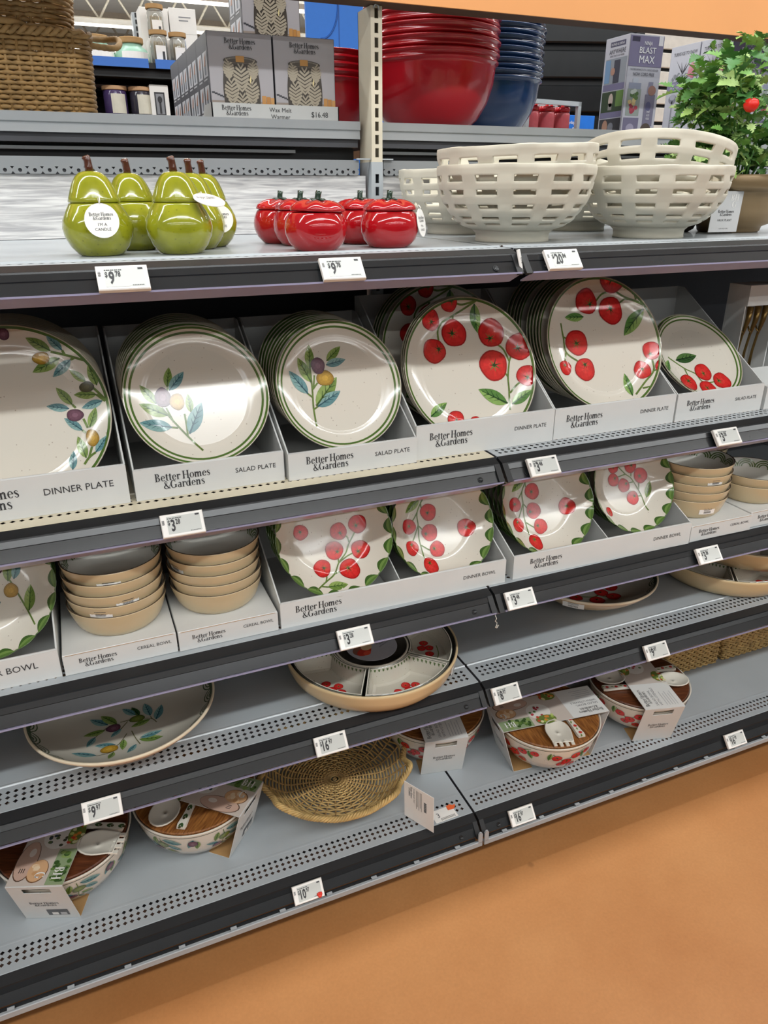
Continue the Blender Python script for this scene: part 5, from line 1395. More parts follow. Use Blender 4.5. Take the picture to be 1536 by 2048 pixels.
def salad_set(x, y, rz, label, kind, band=True, spoons=(), seed=1, lid_dark=False, photo_order=0, full=True):
    """bowl with wooden lid, utensils and printed card sleeve; the sleeve runs along local y"""
    rnd = random.Random(seed)
    t = thing('salad_bowl_set', label, 'salad bowl', M=T(x, y, Z5 + .0004) @ RZ(rz), group='salad bowl sets')
    prof = [(.0001, .001), (.046, .001)] + SB_P + [(.1285, .1140), (.1262, .1120), (.120, .085), (.1, .04), (.06, .012), (.0001, .008)]
    cols = [C_WHITE] * 7 + [lin('d8d1c4'), lin('d8d1c4')] + [lin('cfc8ba')] * 6
    cols[7] = lin('56604c'); cols[8] = lin('ddd8cd')
    # thin dark band just under the rim
    prof.insert(8, (.1272, .1035)); prof.insert(9, (.1276, .1055)); cols = [C_WHITE] * 8 + [lin('56604c'), C_WHITE] + [lin('d8d1c4')] * 7
    mb = MB(); mb.lathe(prof, 80, 0, cols); mb.build('bowl', M_GLAZE, t)
    d = Decal()
    # painted sprays hang below the rim all the way round: u = arc length, v = height
    R_ = .115; nspray = 6
    for k in range(nspray):
        u = 2 * PI * R_ * k / nspray
        if kind == 'tomato':
            for (du, dv, r) in ((-.030, .082, .0125), (-.006, .068, .0130), (.014, .084, .0125), (-.018, .056, .0115), (.010, .050, .0118), (.042, .088, .0105)):
                d.tomato(u + du, dv, r * .92, u + du, dv + .002, 3, r * .8)
            d.leaf(u + .028, .094, u + .036, .066, 't'); d.leaf(u - .044, .098, u - .048, .072, 't')
            d.stem([(u - .04, .096), (u - .02, .076), (u + .0, .062)], .0009); d.stem([(u + .0, .078), (u + .02, .094), (u + .034, .100)], .0009)
        else:
            d.leaf(u - .012, .098, u - .018, .070, 'g'); d.leaf(u + .004, .096, u + .040, .086, 'b'); d.leaf(u + .010, .078, u + .036, .062, 'b')
            d.leaf(u + .004, .060, u + .028, .044, 'g'); d.leaf(u - .012, .062, u - .036, .070, 'b'); d.leaf(u - .002, .050, u + .010, .034, 'b')
            d.olive('g', u + .001, .078, .012, .0095); d.olive('p', u - .014, .056, .011, .007)
            d.leaf(u + .062, .098, u + .050, .070, 'b'); d.leaf(u + .070, .090, u + .066, .062, 'g'); d.olive('p', u + .060, .086, .009, .010)
            d.stem([(u - .002, .100), (u + .0, .08), (u - .002, .052)], .0008)
    def mapf(u, v):
        v = max(.002, min(.103, v)); r = sb_at(v); a = u / R_
        return (r * math.cos(a), r * math.sin(a), v), (math.cos(a), math.sin(a), -.4)
    d.build('painted_decoration', mapf, M_PAINT, t, eps=.0004)
    mb = MB(); mb.lathe([(.0001, .1085), (.120, .1085), (.1245, .1100), (.1252, .1140), (.1235, .1165), (.0001, .1165)], 80, smooth=False)
    lid = mb.build('wooden_lid', M_ACACIAD if lid_dark else M_ACACIA, t, sharp=30)
    for sp in spoons:
        ca, sa = math.cos(math.radians(rz)), math.sin(math.radians(rz))
        dx, dy = sp[1] - x, sp[2] - y; lx, ly, la = ca * dx + sa * dy, -sa * dx + ca * dy, sp[3] - rz
        if sp[0] == 'h': handle(t, lx, ly, la, kind == 'tomato')
        else: spoon(t, 'serving_fork' if sp[0] == 'f' else 'serving_spoon', lx, ly, la, sp[0] == 'f', kind)
    if band:
        w = .052; zt = .1285; L = .141
        # sleeve: top panel, two side panels that taper inwards and tuck under; card thickness
        bw = .046
        path = [(-.060, .0006), (-.098, .0008), (-L, zt - .010), (-L, zt), (L, zt), (L, zt - .010), (.098, .0008), (.060, .0006)]
        path = [(-.055, .0007), (-.105, .0007), (-L, zt), (L, zt), (.105, .0007), (.055, .0007)]
        mb = MB(); th = .0009
        vs = []; fs = []; 
        for (py, pz) in path:
            for xx in (-w, w): vs.append((xx, py, pz))
        for i in range(len(path) - 1):
            if i in (1, 3):
                # side panel with finger slot under the top edge
                a, b = (path[1], path[2]) if i == 1 else (path[4], path[3])
                def P_(q, xx): return (xx, a[0] + (b[0] - a[0]) * q, a[1] + (b[1] - a[1]) * q)
                sl = .026; q0, q1 = .80, .93
                k = len(vs); vs += [P_(0, -w), P_(0, w), P_(q0, -w), P_(q0, w), P_(q0, -sl), P_(q0, sl), P_(q1, -sl), P_(q1, sl), P_(q1, -w), P_(q1, w), P_(1, -w), P_(1, w)]
                fs += [[k, k + 1, k + 3, k + 5, k + 4, k + 2], [k + 2, k + 4, k + 6, k + 8], [k + 5, k + 3, k + 9, k + 7], [k + 8, k + 6, k + 7, k + 9, k + 11, k + 10]]
            else: fs.append([2 * i, 2 * i + 1, 2 * i + 3, 2 * i + 2])
        mb.add(vs, fs); sl_o = mb.build('card_sleeve', [M_KRAFT, M_CARD], t, fix=False)
        sl_o.data.polygons.foreach_set('material_index', [1] * len(fs))
        so = sl_o.modifiers.new('thickness', 'SOLIDIFY'); so.thickness = .0012; so.offset = 0; so.material_offset = -1
        # print on the two sides
        mb = MB()
        for sgn in (-1, 1):
            b = Vector((0, sgn * L, zt)); a = Vector((0, sgn * .105, .0007)); up = (b - a).normalized()
            X = Vector((-sgn * -1 if sgn < 0 else -1, 0, 0)); X = Vector((1, 0, 0)) if sgn < 0 else Vector((-1, 0, 0))
            O = a + up * .062
            put2d(mb, LOGO, O, X, up, .0085, .9, 'c', .0011, 0, lin('3c3c3f'))
            if kind == 'olive' and sgn < 0:
                quad2d(mb, a + up * .022, X, up, -.004, .036, -.008, .016, .0011, 0, lin('55575a')); quad2d(mb, a + up * .022, X, up, .004, .016, -.006, .004, .0013, 0, lin('e6e4e0')); quad2d(mb, a + up * .022, X, up, .020, .032, -.006, .004, .0013, 0, lin('b9b9ba'))
        # print on the top: reading end, salad photographs, cutting board and bowl of crackers
        q = 1 if photo_order == 0 else -1
        O = Vector((0, 0, zt)); X = Vector((q, 0, 0)); Y = Vector((0, q, 0))
        def dd(cx, cy, rx, ry, c, lay, n_=20, a0=0, a1=360): disc2d(mb, O, X, Y, cx, cy, rx, ry, .0009 + .00025 * lay, 0, lin(c), n_, a0, a1)
        def qd(x0, x1, y0, y1, c, lay): quad2d(mb, O, X, Y, x0, x1, y0, y1, .0009 + .00025 * lay, 0, lin(c))
        qd(-w, w, -L + .001, .044, 'cbbdb2', 0)
        # green herbs strip with BH letters
        qd(.018, w, -L + .002, -.058, '8f9f78', 1)
        for k in range(26):
            dd(rnd.uniform(.022, w - .006), rnd.uniform(-L + .008, -.064), rnd.uniform(.004, .007), rnd.uniform(.003, .006), rnd.choice(('4c6a33', '64803f', '3b5529', '8aa05c')), 2 + k * .06, 7)
        put2d(mb, serif2d('BH'), O + X * .026 + Y * (-L + .040), -Y, X, .018, .95, 'l', .0026, 0, lin('f2efe9'))
        put2d(mb, serif2d('G'), O + X * (-.006) + Y * (-L + .030), -Y, X, .018, .95, 'l', .0026, 0, lin('f2efe9'))
        # cutting board with etched fork and spoon
        dd(-.034, -.085, .020, .046, '5e4636', 1, 22); dd(-.034, -.084, .0185, .0445, 'c9a795', 1.5, 22)
        for k in range(3): qd(-.040 + k * .004, -.0385 + k * .004, -.112, -.102, '2e2a28', 2)
        dd(-.030, -.066, .006, .010, 'e3d6cc', 2.2)
        # crackers
        dd(-.006, -.108, .019, .026, '7a5436', 1.2, 20); dd(-.006, -.107, .0175, .0245, 'd9ab80', 1.6, 20)
        for k in range(9): dd(-.006 + rnd.uniform(-.010, .010), -.107 + rnd.uniform(-.016, .016), .006, .005, rnd.choice(('e8c49c', 'cf9c6c', 'ecd2b0')), 1.8 + k * .03, 8)
        # painted bowl full of salad
        dd(.006, -.028, .028, .030, 'e2dcd4', 2, 24)
        for k in range(10): dd(.006 + rnd.uniform(-.018, .018), -.038 + rnd.uniform(-.012, .016), .004, .0035, rnd.choice(('b43a44', 'a52e3a', '5b7a46')) if kind == 'tomato' else rnd.choice(('4a4a38', '5f6b45', '3d4a52')), 2.3 + k * .02, 8)
        for (sx, sy, rx, ry) in ((.038, -.022, .016, .026), (-.040, .018, .014, .022)):
            dd(sx, sy, rx, ry, '6f7f3c', 2.6, 18)
            for k in range(16): dd(sx + rnd.uniform(-rx, rx) * .8, sy + rnd.uniform(-ry, ry) * .8, .0045, .004, rnd.choice(('9ab34e', 'c3cf7a', '5d7434', 'd98a3e', 'c64a34', 'e0d9a8')), 2.8 + k * .03, 7)
        # reading end
        Y2 = Y; base = O + Y * .0
        qd(-w, w, .044, L - .001, 'dedcd8', .6)
        XX, YY = -Y, X
        put2d(mb, LOGO, O + Y * (L - .010) + X * .034, XX, YY, .0098, .92, 'l', .0014, 0, lin('2f2f33'))
        put2d(mb, text2d('SALAD BOWL'), O + Y * (L - .010) + X * .010, XX, YY, .0068, 1, 'l', .0014, 0, lin('6a6a6e')); put2d(mb, text2d('WITH UTENSILS'), O + Y * (L - .010) + X * (-.001), XX, YY, .0068, 1, 'l', .0014, 0, lin('6a6a6e'))
        for k in range(5): quad2d(mb, O + Y * (L - .010) + X * (-.012 - .007 * k), XX, YY, 0, .052 - .008 * (k % 2), 0, .0012, .0014, 0, lin('a5a5a8'))
        pr = mb.build('sleeve_print', M_PRINT, sl_o)
    return t
salad_set(-.845, .165, -21, 'olive salad bowl set with fork at the left edge of the bottom shelf', 'olive', True, [('f', -.782, .093, -23), ('h', -.798, .154, -27)], 3, True, 0)
salad_set(-1.06, .36, 10, 'olive salad bowl set almost hidden at the far left behind the first', 'olive', False, [], 9, True)
salad_set(-.582, .180, 48, 'olive salad bowl set with spoon, second from the left', 'olive', True, [('s', -.650, .122, -118), ('h', -.588, .137, -121)], 4, False, 0)
salad_set(.012, .225, -12, 'tomato salad bowl set mostly hidden under the shelf, beside the wicker tray', 'tomato', True, [], 5, False, 1)
salad_set(.262, .092, -97, 'tomato salad bowl set with fork, middle one of the tomato sets', 'tomato', True, [('f', .238, .012, -106), ('h', .292, .055, -96)], 6, False, 0)
salad_set(.566, .115, -15, 'tomato salad bowl set with two spoons, rightmost on the bottom shelf', 'tomato', True, [('s', .632, .062, -20), ('h', .604, .121, -10), ('s', .486, .134, 165), ('h', .516, .088, 163)], 7, True, 1)

# ------------------------------------------------------------------ wicker on the bottom shelf
def wick_path(pts, r, amp, n, ph, mb, mi=0, sides=5):
    mb.tube(pts, r, sides, True, mi)
def round_tray(x, y, z, label):
    t = thing('wicker_tray', label, 'tray', M=T(x, y, z) @ RX(0), group=None)
    R_ = .172
    def hz(r):
        q = r / R_; return .006 + (.0 if q < .62 else .052 * ((q - .62) / .38) ** 1.5)
    NS = 30
    mb = MB(); nr = 24
    for j in range(nr):
        r = .0035 + (R_ - .0075) * j / (nr - 1); n = 60 if r < .05 else 120
        pts = []
        for k in range(n):
            a = 2 * PI * k / n
            rr = r * (1 + .028 * (r / R_) ** 4 * math.cos(12 * a))
            w = math.cos(NS / 2 * a * 2 / 2 + (PI if j % 2 else 0)) if r > .03 else 0
            pts.append((rr * math.cos(a), rr * math.sin(a), hz(r) + .0017 * w + .005 * (r / R_) ** 5 * math.cos(12 * a)))
        mb.tube(pts, .0020 + .0006 * r / R_, 5, True)
    mb.build('woven_strands', M_WICK, t)
    mb = MB()
    for k in range(NS):
        a = 2 * PI * k / NS
        mb.tube([((.012 + (R_ - .014) * i / 9) * math.cos(a), (.012 + (R_ - .014) * i / 9) * math.sin(a), hz(.012 + (R_ - .014) * i / 9)) for i in range(10)], .0022, 5)
    mb.build('spokes', M_WICKD, t)
    mb = MB()
    for s_ in range(4):
        pts = []
        for k in range(480):
            a = 2 * PI * k / 480; b = 40 * a + s_ * PI / 2
            rr = R_ * (1 + .040 * math.cos(12 * a)) + .0042 * math.cos(b)
            pts.append((rr * math.cos(a), rr * math.sin(a), hz(R_) + .008 * math.cos(12 * a) + .0042 * math.sin(b)))
        mb.tube(pts, .0030, 6, True)
    mb.build('braided_rim', M_WICK, t)
    # white card tied to the rim
    A, B, D = Vector((-.154, .025, .112)), Vector((-.116, -.045, .111)), Vector((-.151, .030, .007))
    ex = (B - A).normalized(); ey = (D - A); ey = (ey - ex * ey.dot(ex)).normalized(); ez = ex.cross(ey)
    Mc = Matrix(((ex.x, ey.x, ez.x, A.x - x), (ex.y, ey.y, ez.y, A.y - y), (ex.z, ey.z, ez.z, A.z - z), (0, 0, 0, 1)))
    cw, ch = (B - A).length, .105
    mb = MB(); mb.box(0, cw, 0, ch, -.0006, .0006, bev=.0003)
    o = mb.build('hang_tag', M_TAGC, t, Mc)
    # print reads up the card, on the face turned to the aisle
    sg = -1
    O = Vector((0, 0, -.0006)); X, Y = Vector((0, 1, 0)), Vector((1, 0, 0))
    put2d(mb := MB(), LOGO, O + Vector((.018, .006, 0)), X, Y, .0050, .95, 'l', .0004)
    put2d(mb, text2d('ROUND BASKET TRAY'), O + Vector((.012, .006, 0)) + Vector((.014, 0, 0)), X, Y, .0030, 1, 'l', .0004)
    for k in range(5): quad2d(mb, O + Vector((.033 + .0035 * k, .008, 0)), X, Y, 0, .055 - .008 * (k % 2), 0, .0009, .0004)
    for k in range(16): quad2d(mb, O + Vector((.054, .030, 0)), X, Y, .0018 * k, .0018 * k + (.0010 if k % 3 else .0014), 0, .007, .0004)
    mb.build('tag_print', M_INK, o)
    mb = MB(); mb.tube([(.004, .048, 0), (-.002, .044, .010), (-.004, .040, .026), (.004, .044, .030), (.006, .050, .014), (.005, .050, .001)], .0011, 6); mb.build('twine', M_WICK, o)
    return t
round_tray(-.262, .185, Z5 + .010, 'round golden wicker tray with scalloped braided rim and white card')

def woven_box(name, label, w, d, h, M, rows, taper=.0, rr=.0032, nst=None, mat_=None, corner=.02, cat='basket', group=None, top_rim=True, closed_front=True):
    """basket of horizontal strands woven over upright stakes round a rounded rectangle"""
    t = thing(name, label, cat, M=M, group=group)
    mat_ = mat_ or M_WICK
    def loop(w_, d_, c):
        pts = []
        per = []
        segs = [((w_ / 2 - c, -d_ / 2), (w_ / 2, -d_ / 2 + c), -90), ((w_ / 2, d_ / 2 - c), (w_ / 2 - c, d_ / 2), 0), ((-w_ / 2 + c, d_ / 2), (-w_ / 2, d_ / 2 - c), 90), ((-w_ / 2, -d_ / 2 + c), (-w_ / 2 + c, -d_ / 2), 180)]
        cen = [(w_ / 2 - c, -d_ / 2 + c), (w_ / 2 - c, d_ / 2 - c), (-w_ / 2 + c, d_ / 2 - c), (-w_ / 2 + c, -d_ / 2 + c)]
        st = .0055
        for k in range(4):
            cx, cy = cen[k]; a0 = segs[k][2]
            for i in range(5):
                a = math.radians(a0 + 90 * i / 4); pts.append((cx + c * math.cos(a), cy + c * math.sin(a), math.cos(a), math.sin(a)))
            # straight run to the next corner
            nx, ny = cen[(k + 1) % 4]; a = math.radians(a0 + 90); nn = (math.cos(a), math.sin(a))
            p0 = (cx + c * nn[0], cy + c * nn[1]); p1 = (nx + c * nn[0], ny + c * nn[1]); L = math.hypot(p1[0] - p0[0], p1[1] - p0[1]); m_ = max(2, int(L / st))
            for i in range(1, m_): pts.append((p0[0] + (p1[0] - p0[0]) * i / m_, p0[1] + (p1[1] - p0[1]) * i / m_, *nn))
        return pts
    mb = MB()
    for j in range(rows):
        q = (j + .5) / rows; k = 1 - taper * (1 - q); L = loop(w * k, d * k, corner)
        pts = []
        for i, (x, y, nx, ny) in enumerate(L):
            s_ = math.cos(PI * i / 2.0 + (PI if j % 2 else 0)) * rr * .75
            pts.append((x + nx * s_, y + ny * s_, h * q))
        mb.tube(pts, rr * 1.0, 5, True)
    mb.build('woven_strands', mat_, t)
    mb = MB(); L0 = loop(w * (1 - taper), d * (1 - taper), corner); L1 = loop(w, d, corner)
    n0 = len(L0); n1 = len(L1)
    for i in range(0, n1, 4):
        a = L1[i]; b = L0[min(n0 - 1, int(i * n0 / n1))]
        mb.tube([(b[0], b[1], .001), (a[0], a[1], h)], rr * .8, 5)
    mb.build('stakes', M_WICKD, t)
    mb = MB(); LB = loop(w * (1 - taper) * .97, d * (1 - taper) * .97, corner)
    mb.add([(p[0], p[1], .002) for p in LB], [list(range(len(LB)))]); mb.add([(p[0] * .985, p[1] * .985, h * .02) for p in LB] + [(p[0] * .975, p[1] * .97, h * .97) for p in loop(w, d, corner)[:0]], [])
    mb.build('base', M_WICKD, t)
    if top_rim:
        mb = MB(); L = loop(w + rr, d + rr, corner)
        for s_ in (0, 1):
            mb.tube([(x + nx * rr * 1.2 * math.cos(i * 1.2 + s_ * PI), y + ny * rr * 1.2 * math.cos(i * 1.2 + s_ * PI), h + rr * 1.2 * math.sin(i * 1.2 + s_ * PI)) for i, (x, y, nx, ny) in enumerate(L)], rr * 1.1, 5, True)
        mb.build('rim', mat_, t)
    return t
woven_box('wicker_basket', 'square golden wicker basket behind the rightmost salad bowl', .205, .20, .17, T(.852, .305, Z5 + .001), 22, .0, .0033, group='square wicker baskets', corner=.010)
woven_box('wicker_basket', 'tapered golden wicker basket at the right edge of the bottom shelf', .26, .20, .17, T(1.085, .290, Z5 + .001), 22, .16, .0033, group='square wicker baskets', corner=.010)

# loose paper price label taped to the bottom deck, with a torn orange sticker
t = thing('paper_label', 'paper shelf label with a torn orange sticker on the bottom deck', 'label', M=T(-.063, .001, Z5 + .0006) @ RZ(2))
mb = MB(); mb.box(-.030, .026, -.017, .017, 0, .0004); mb.build('paper', M_TAGC, t)
mb = MB(); put2d(mb, text2d('3'), (-.019, -.005, .0004), (1, 0, 0), (0, 1, 0), .013, .9, 'l', .0002)
for k in range(12): quad2d(mb, (-.014, -.012, .0004), (1, 0, 0), (0, 1, 0), .003 * k, .003 * k + .0012, -.003, .004, .0002)
put2d(mb, text2d('H'), (.012, .006, .0004), (1, 0, 0), (0, 1, 0), .006, 1, 'l', .0002)
mb.build('print', M_INK, t)
mb = MB(); poly2d(mb, (.022, .012, .0006), (1, 0, 0), (0, 1, 0), [(-.010, -.006), (.004, -.008), (.010, -.003), (.013, .004), (.006, .003), (.002, .008), (-.009, .006)]); mb.build('orange_sticker', mat('orange_sticker', 'ee6a35', .5), t)
# clear tape scraps across the shelf joint
t = thing('plastic_scrap', 'frayed clear plastic thread dangling from the third shelf joint', 'scrap', (-.004, LV['L3'][0] - .038, Z3 - .045))
mb = MB(); mb.tube([(0, 0, .004), (.003, -.002, -.004), (.001, 0, -.010), (.007, .002, -.016), (.004, -.002, -.021), (.009, 0, -.020), (.003, .001, -.026)], .0007, 5); mb.tube([(.004, 0, -.020), (.011, .002, -.023), (.006, 0, -.027), (.002, -.001, -.022)], .0008, 5); mb.build('thread', M_STRING, t)
# ------------------------------------------------------------------ goods on the shelf of the next aisle
ZR = 1.4335
def rope_handle(par, pts, r):
    mb = MB(); n = 60; P = [Vector(p) for p in pts]
    C_ = []
    for k in range(n + 1):
        q = k / n * (len(P) - 1); i = min(len(P) - 2, int(q)); f = q - i
        p0, p1, p2, p3 = P[max(0, i - 1)], P[i], P[i + 1], P[min(len(P) - 1, i + 2)]
        C_.append(0.5 * (2 * p1 + (p2 - p0) * f + (2 * p0 - 5 * p1 + 4 * p2 - p3) * f * f + (3 * p1 - p0 - 3 * p2 + p3) * f ** 3))
    mb.tube([tuple(p) for p in C_], [r * (1 + .12 * (k % 2)) for k in range(n + 1)], 9)
    return mb.build('handle', M_WICKD, par)
wb1 = woven_box('wicker_basket', 'lower tall wicker basket with loop handle at top left', .42, .28, .140, T(-.760, .80, ZR + .001), 17, .03, .0042, group='wicker baskets of the next aisle', corner=.03, mat_=M_WICKD)
rope_handle(wb1, [(.208, -.10, .128), (.262, -.085, .128), (.272, -.04, .150), (.225, -.02, .152), (.06, -.150, .152), (-.1, -.154, .150)], .0055)
wb2 = woven_box('wicker_basket', 'upper wicker basket nested over the lower one at top left', .41, .28, .140, T(-.768, .80, ZR + .1475), 17, .07, .0042, group='wicker baskets of the next aisle', corner=.05, mat_=M_WICKD)
rope_handle(wb2, [(.200, -.08, .10), (.255, -.06, .115), (.262, 0, .125), (.21, .03, .125)], .0055)

# wax warmer cartons
C_WBG = lin('b9b5b6'); C_TAUPE = lin('8e8274'); C_DK = lin('4c453e'); C_LEAF = lin('b7ac98')
def warmer_print(mb, O, X, Y, w, h, logo=True, flip=1):
    """photograph of a leaf relief wax warmer printed on a carton face w x h"""
    def dd(cx, cy, rx, ry, c, lay, n_=24, a0=0, a1=360): disc2d(mb, O, X, Y, cx * w, cy * h, rx * w, ry * h, .0004 + .00025 * lay, 0, c if isinstance(c, tuple) else lin(c), n_, a0, a1)
    quad2d(mb, O, X, Y, .001, w - .001, .001, h - .001, .0003, 0, lin('bab6ba'))
    quad2d(mb, O, X, Y, .001, w - .001, .001, h * .22, .0005, 0, lin('a4968c'))
    # cable
    mb.add([], [])
    for k in range(8):
        x0 = .02 + .04 * k; y0 = .30 - .012 * k
        quad2d(mb, O, X, Y, x0 * w, (x0 + .045) * w, y0 * h, (y0 + .02) * h, .0006, 0, lin('45464c'))
    # body outline
    pts = []
    for k in range(13):
        q = k / 12; ww = .175 + .115 * math.sin(PI * (.25 + q * .55)); pts.append((.49 + ww, .05 + .62 * q))
    L = [(.98 - x, y) for x, y in pts][::-1]
    poly2d(mb, O, X, Y, [(x * w, y * h) for x, y in pts + L], .0008, 0, C_DK)
    dd(.49, .68, .265, .05, '57514a', 3); dd(.49, .685, .225, .035, '8a8278', 4); dd(.49, .68, .2, .027, '5d564e', 5)
    quad2d(mb, O, X, Y, .42 * w, .55 * w, .665 * h, .735 * h, .0019, 0, lin('d29a52'))
    # feather leaves
    for (cx, cy, s_) in ((.49, .46, 1), (.33, .30, .92), (.65, .30, .92), (.49, .14, .9), (.30, .56, .7), (.68, .56, .7)):
        for k in range(7):
            q = k / 6; yy = cy - .14 * s_ + .26 * s_ * q; ww = .115 * s_ * math.sin(PI * (.18 + .72 * q)) + .012
            for sg in (-1, 1):
                poly2d(mb, O, X, Y, [(cx * w, yy * h), ((cx + sg * ww) * w, (yy + .055 * s_) * h), ((cx + sg * ww * .9) * w, (yy + .085 * s_) * h), (cx * w, (yy + .03) * h)], .0014 + .00004 * k, 0, C_LEAF)
    poly2d(mb, O, X, Y, [(.62 * w, .42 * h), (.645 * w, .46 * h), (.64 * w, .52 * h), (.62 * w, .48 * h)], .0022, 0, lin('f3e2a8'))
    for k in range(3): quad2d(mb, O, X, Y, (.80 + .07 * k) * w, min(.995, .865 + .07 * k) * w, .15 * h, (.29 - .01 * k) * h, .0010, 0, lin(('d39a58', 'c98e4c', 'd8a262')[k]))
    dd(.90, .13, .09, .03, '7d6552', 1)
    if logo: put2d(mb, LOGO, O + X * (w * .5) + Y * (h * .87), X, Y, w * .52 / LOGO[2], .92, 'c', .0024, 0, lin('2c2c30'))
def warmer_box(x, y, z, label, w=.137, d=.126, h=.160, logo=True):
    t = thing('warmer_box', label, 'box', (x, y, z), group='wax warmer cartons')
    mb = MB(); mb.box(0, w, 0, d, 0, h, 0, lin('4d4c52'), bev=.0008); mb.build('carton', M_PRINT, t)
    mb = MB(); warmer_print(mb, Vector((0, 0, 0)), Vector((1, 0, 0)), Vector((0, 0, 1)), w, h, logo); mb.build('front_print', M_PRINT, t)
    # side: dark panel with small step pictures
    mb = MB(); O = Vector((0, d, 0)); X = Vector((0, -1, 0)); Y = Vector((0, 0, 1))
    for i in range(2):
        for j in range(2):
            x0 = .012 + i * .058; y0 = .018 + j * .062
            quad2d(mb, O, X, Y, x0, x0 + .046, y0, y0 + .046, .0004, 0, lin('cfd0d6')); quad2d(mb, O, X, Y, x0 + .014, x0 + .03, y0 + .004, y0 + .022, .0007, 0, lin('7f8590'))
            poly2d(mb, O, X, Y, [(x0 + .012, y0 + .02), (x0 + .028, y0 + .02), (x0 + .034, y0 + .042), (x0 + .022, y0 + .036)], .0009, 0, lin('b5836a'))
            quad2d(mb, O, X, Y, x0, x0 + .036, y0 - .006, y0 - .003, .0005, 0, lin('c4c4c8'))
    mb.build('side_print', M_PRINT, t)
    return t
WX, WY = -.325, .655
warmer_box(WX + .003, WY + .012, ZR + .004, 'wax warmer carton at the front left of its white tray')
warmer_box(WX + .1425, WY + .012, ZR + .004, 'wax warmer carton at the front right of its white tray')
for i in range(1, 4):
    warmer_box(WX + .003, WY + .012 + .1275 * i, ZR + .004, 'wax warmer carton, %s behind the front left one' % ['', 'first', 'second', 'third'][i])
    warmer_box(WX + .1425, WY + .012 + .1275 * i, ZR + .004, 'wax warmer carton, %s behind the front right one' % ['', 'first', 'second', 'third'][i])
warmer_box(-.200, .852, ZR + .1645, 'wax warmer carton lying on top of the other warmer cartons', logo=False)
t = thing('carton_tray', 'low white display tray priced 16.48 holding wax warmer cartons', 'display tray', (WX, WY, ZR), group=None)
w = .283
mb = MB(); mb.box(0, w, 0, .0025, 0.0003, .034); mb.prism([(0, .0003), (.53, .0003), (.53, .012), (.10, .012), (.085, .034), (0, .034)], 0, .0022); mb.prism([(0, .0003), (.53, .0003), (.53, .034), (0, .034)], w - .0022, w); mb.box(.0022, w - .0022, .0025, .53, .0003, .0026); mb.build('body', M_CARD, t)
mb = MB(); X, Y = (1, 0, 0), (0, 0, 1)
put2d(mb, LOGO, (w * .075, 0, .0205), X, Y, w * .235 / LOGO[2], .95, 'l', .0006); put2d(mb, text2d('Wax Melt'), (w * .525, 0, .0195), X, Y, .0085, 1, 'c', .0006); put2d(mb, text2d('Warmer'), (w * .525, 0, .0065), X, Y, .0085, 1, 'c', .0006); put2d(mb, text2d('$16.48'), (w * .84, 0, .012), X, Y, .0105, .95, 'c', .0006)
mb.build('front_print', M_INK, t)

# stacked mixing bowls
M_RB = mat('red_plastic_bowl', 'b51522', .22, coat=.4, var=.05, scale=6)
M_BB = mat('navy_plastic_bowl', '183a66', .22, coat=.4, var=.06, scale=6)
def mixing_proto(mt, R_, H):
    mb = MB(); mb.lathe([(.0001, .0015), (R_ * .46, .001), (R_ * .52, .003), (R_ * .72, H * .16), (R_ * .86, H * .38), (R_ * .94, H * .62), (R_ * .965, H * .82), (R_ * .975, H * .865), (R_ * 1.005, H * .875), (R_ * 1.01, H * .895), (R_ * .985, H * .91), (R_ * .988, H * .96), (R_ * 1.02, H * .97), (R_ * 1.024, H * .99), (R_ * 1.0, H), (R_ * .98, H * .985), (R_ * .955, H * .82), (R_ * .92, H * .6), (R_ * .7, H * .18), (R_ * .5, H * .03), (.0001, H * .02)], 72)
    me = mb.mesh('bowl_body'); me.materials.append(mt); return me
def mixing_stack(x, y, n, mt, R_, H, pitch, colour, where, grp):
    me = mixing_proto(mt, R_, H)
    for i in range(n):
        nm = ['lowest', 'second', 'third', 'fourth', 'fifth', 'sixth', 'seventh', 'eighth'][i]
        o = thing('mixing_bowl', '%s %s plastic mixing bowl %s' % (nm, colour, where), 'bowl', (x + .002 * math.sin(2 * i), y, ZR + .0004 + pitch * i), group=grp)
        b = bpy.data.objects.new('body', me); COL.objects.link(b); b.parent = o
mixing_stack(.272, .835, 6, M_RB, .168, .170, .026, 'red', 'in the big stack beside the post', 'stack of red mixing bowls')
mixing_stack(.045, 1.02, 4, M_RB, .13, .140, .0155, 'red', 'in the smaller stack left of the post', 'smaller stack of red mixing bowls')
mixing_stack(.500, .985, 8, M_BB, .170, .155, .026, 'navy blue', 'in the stack behind the red ones', 'stack of navy mixing bowls')

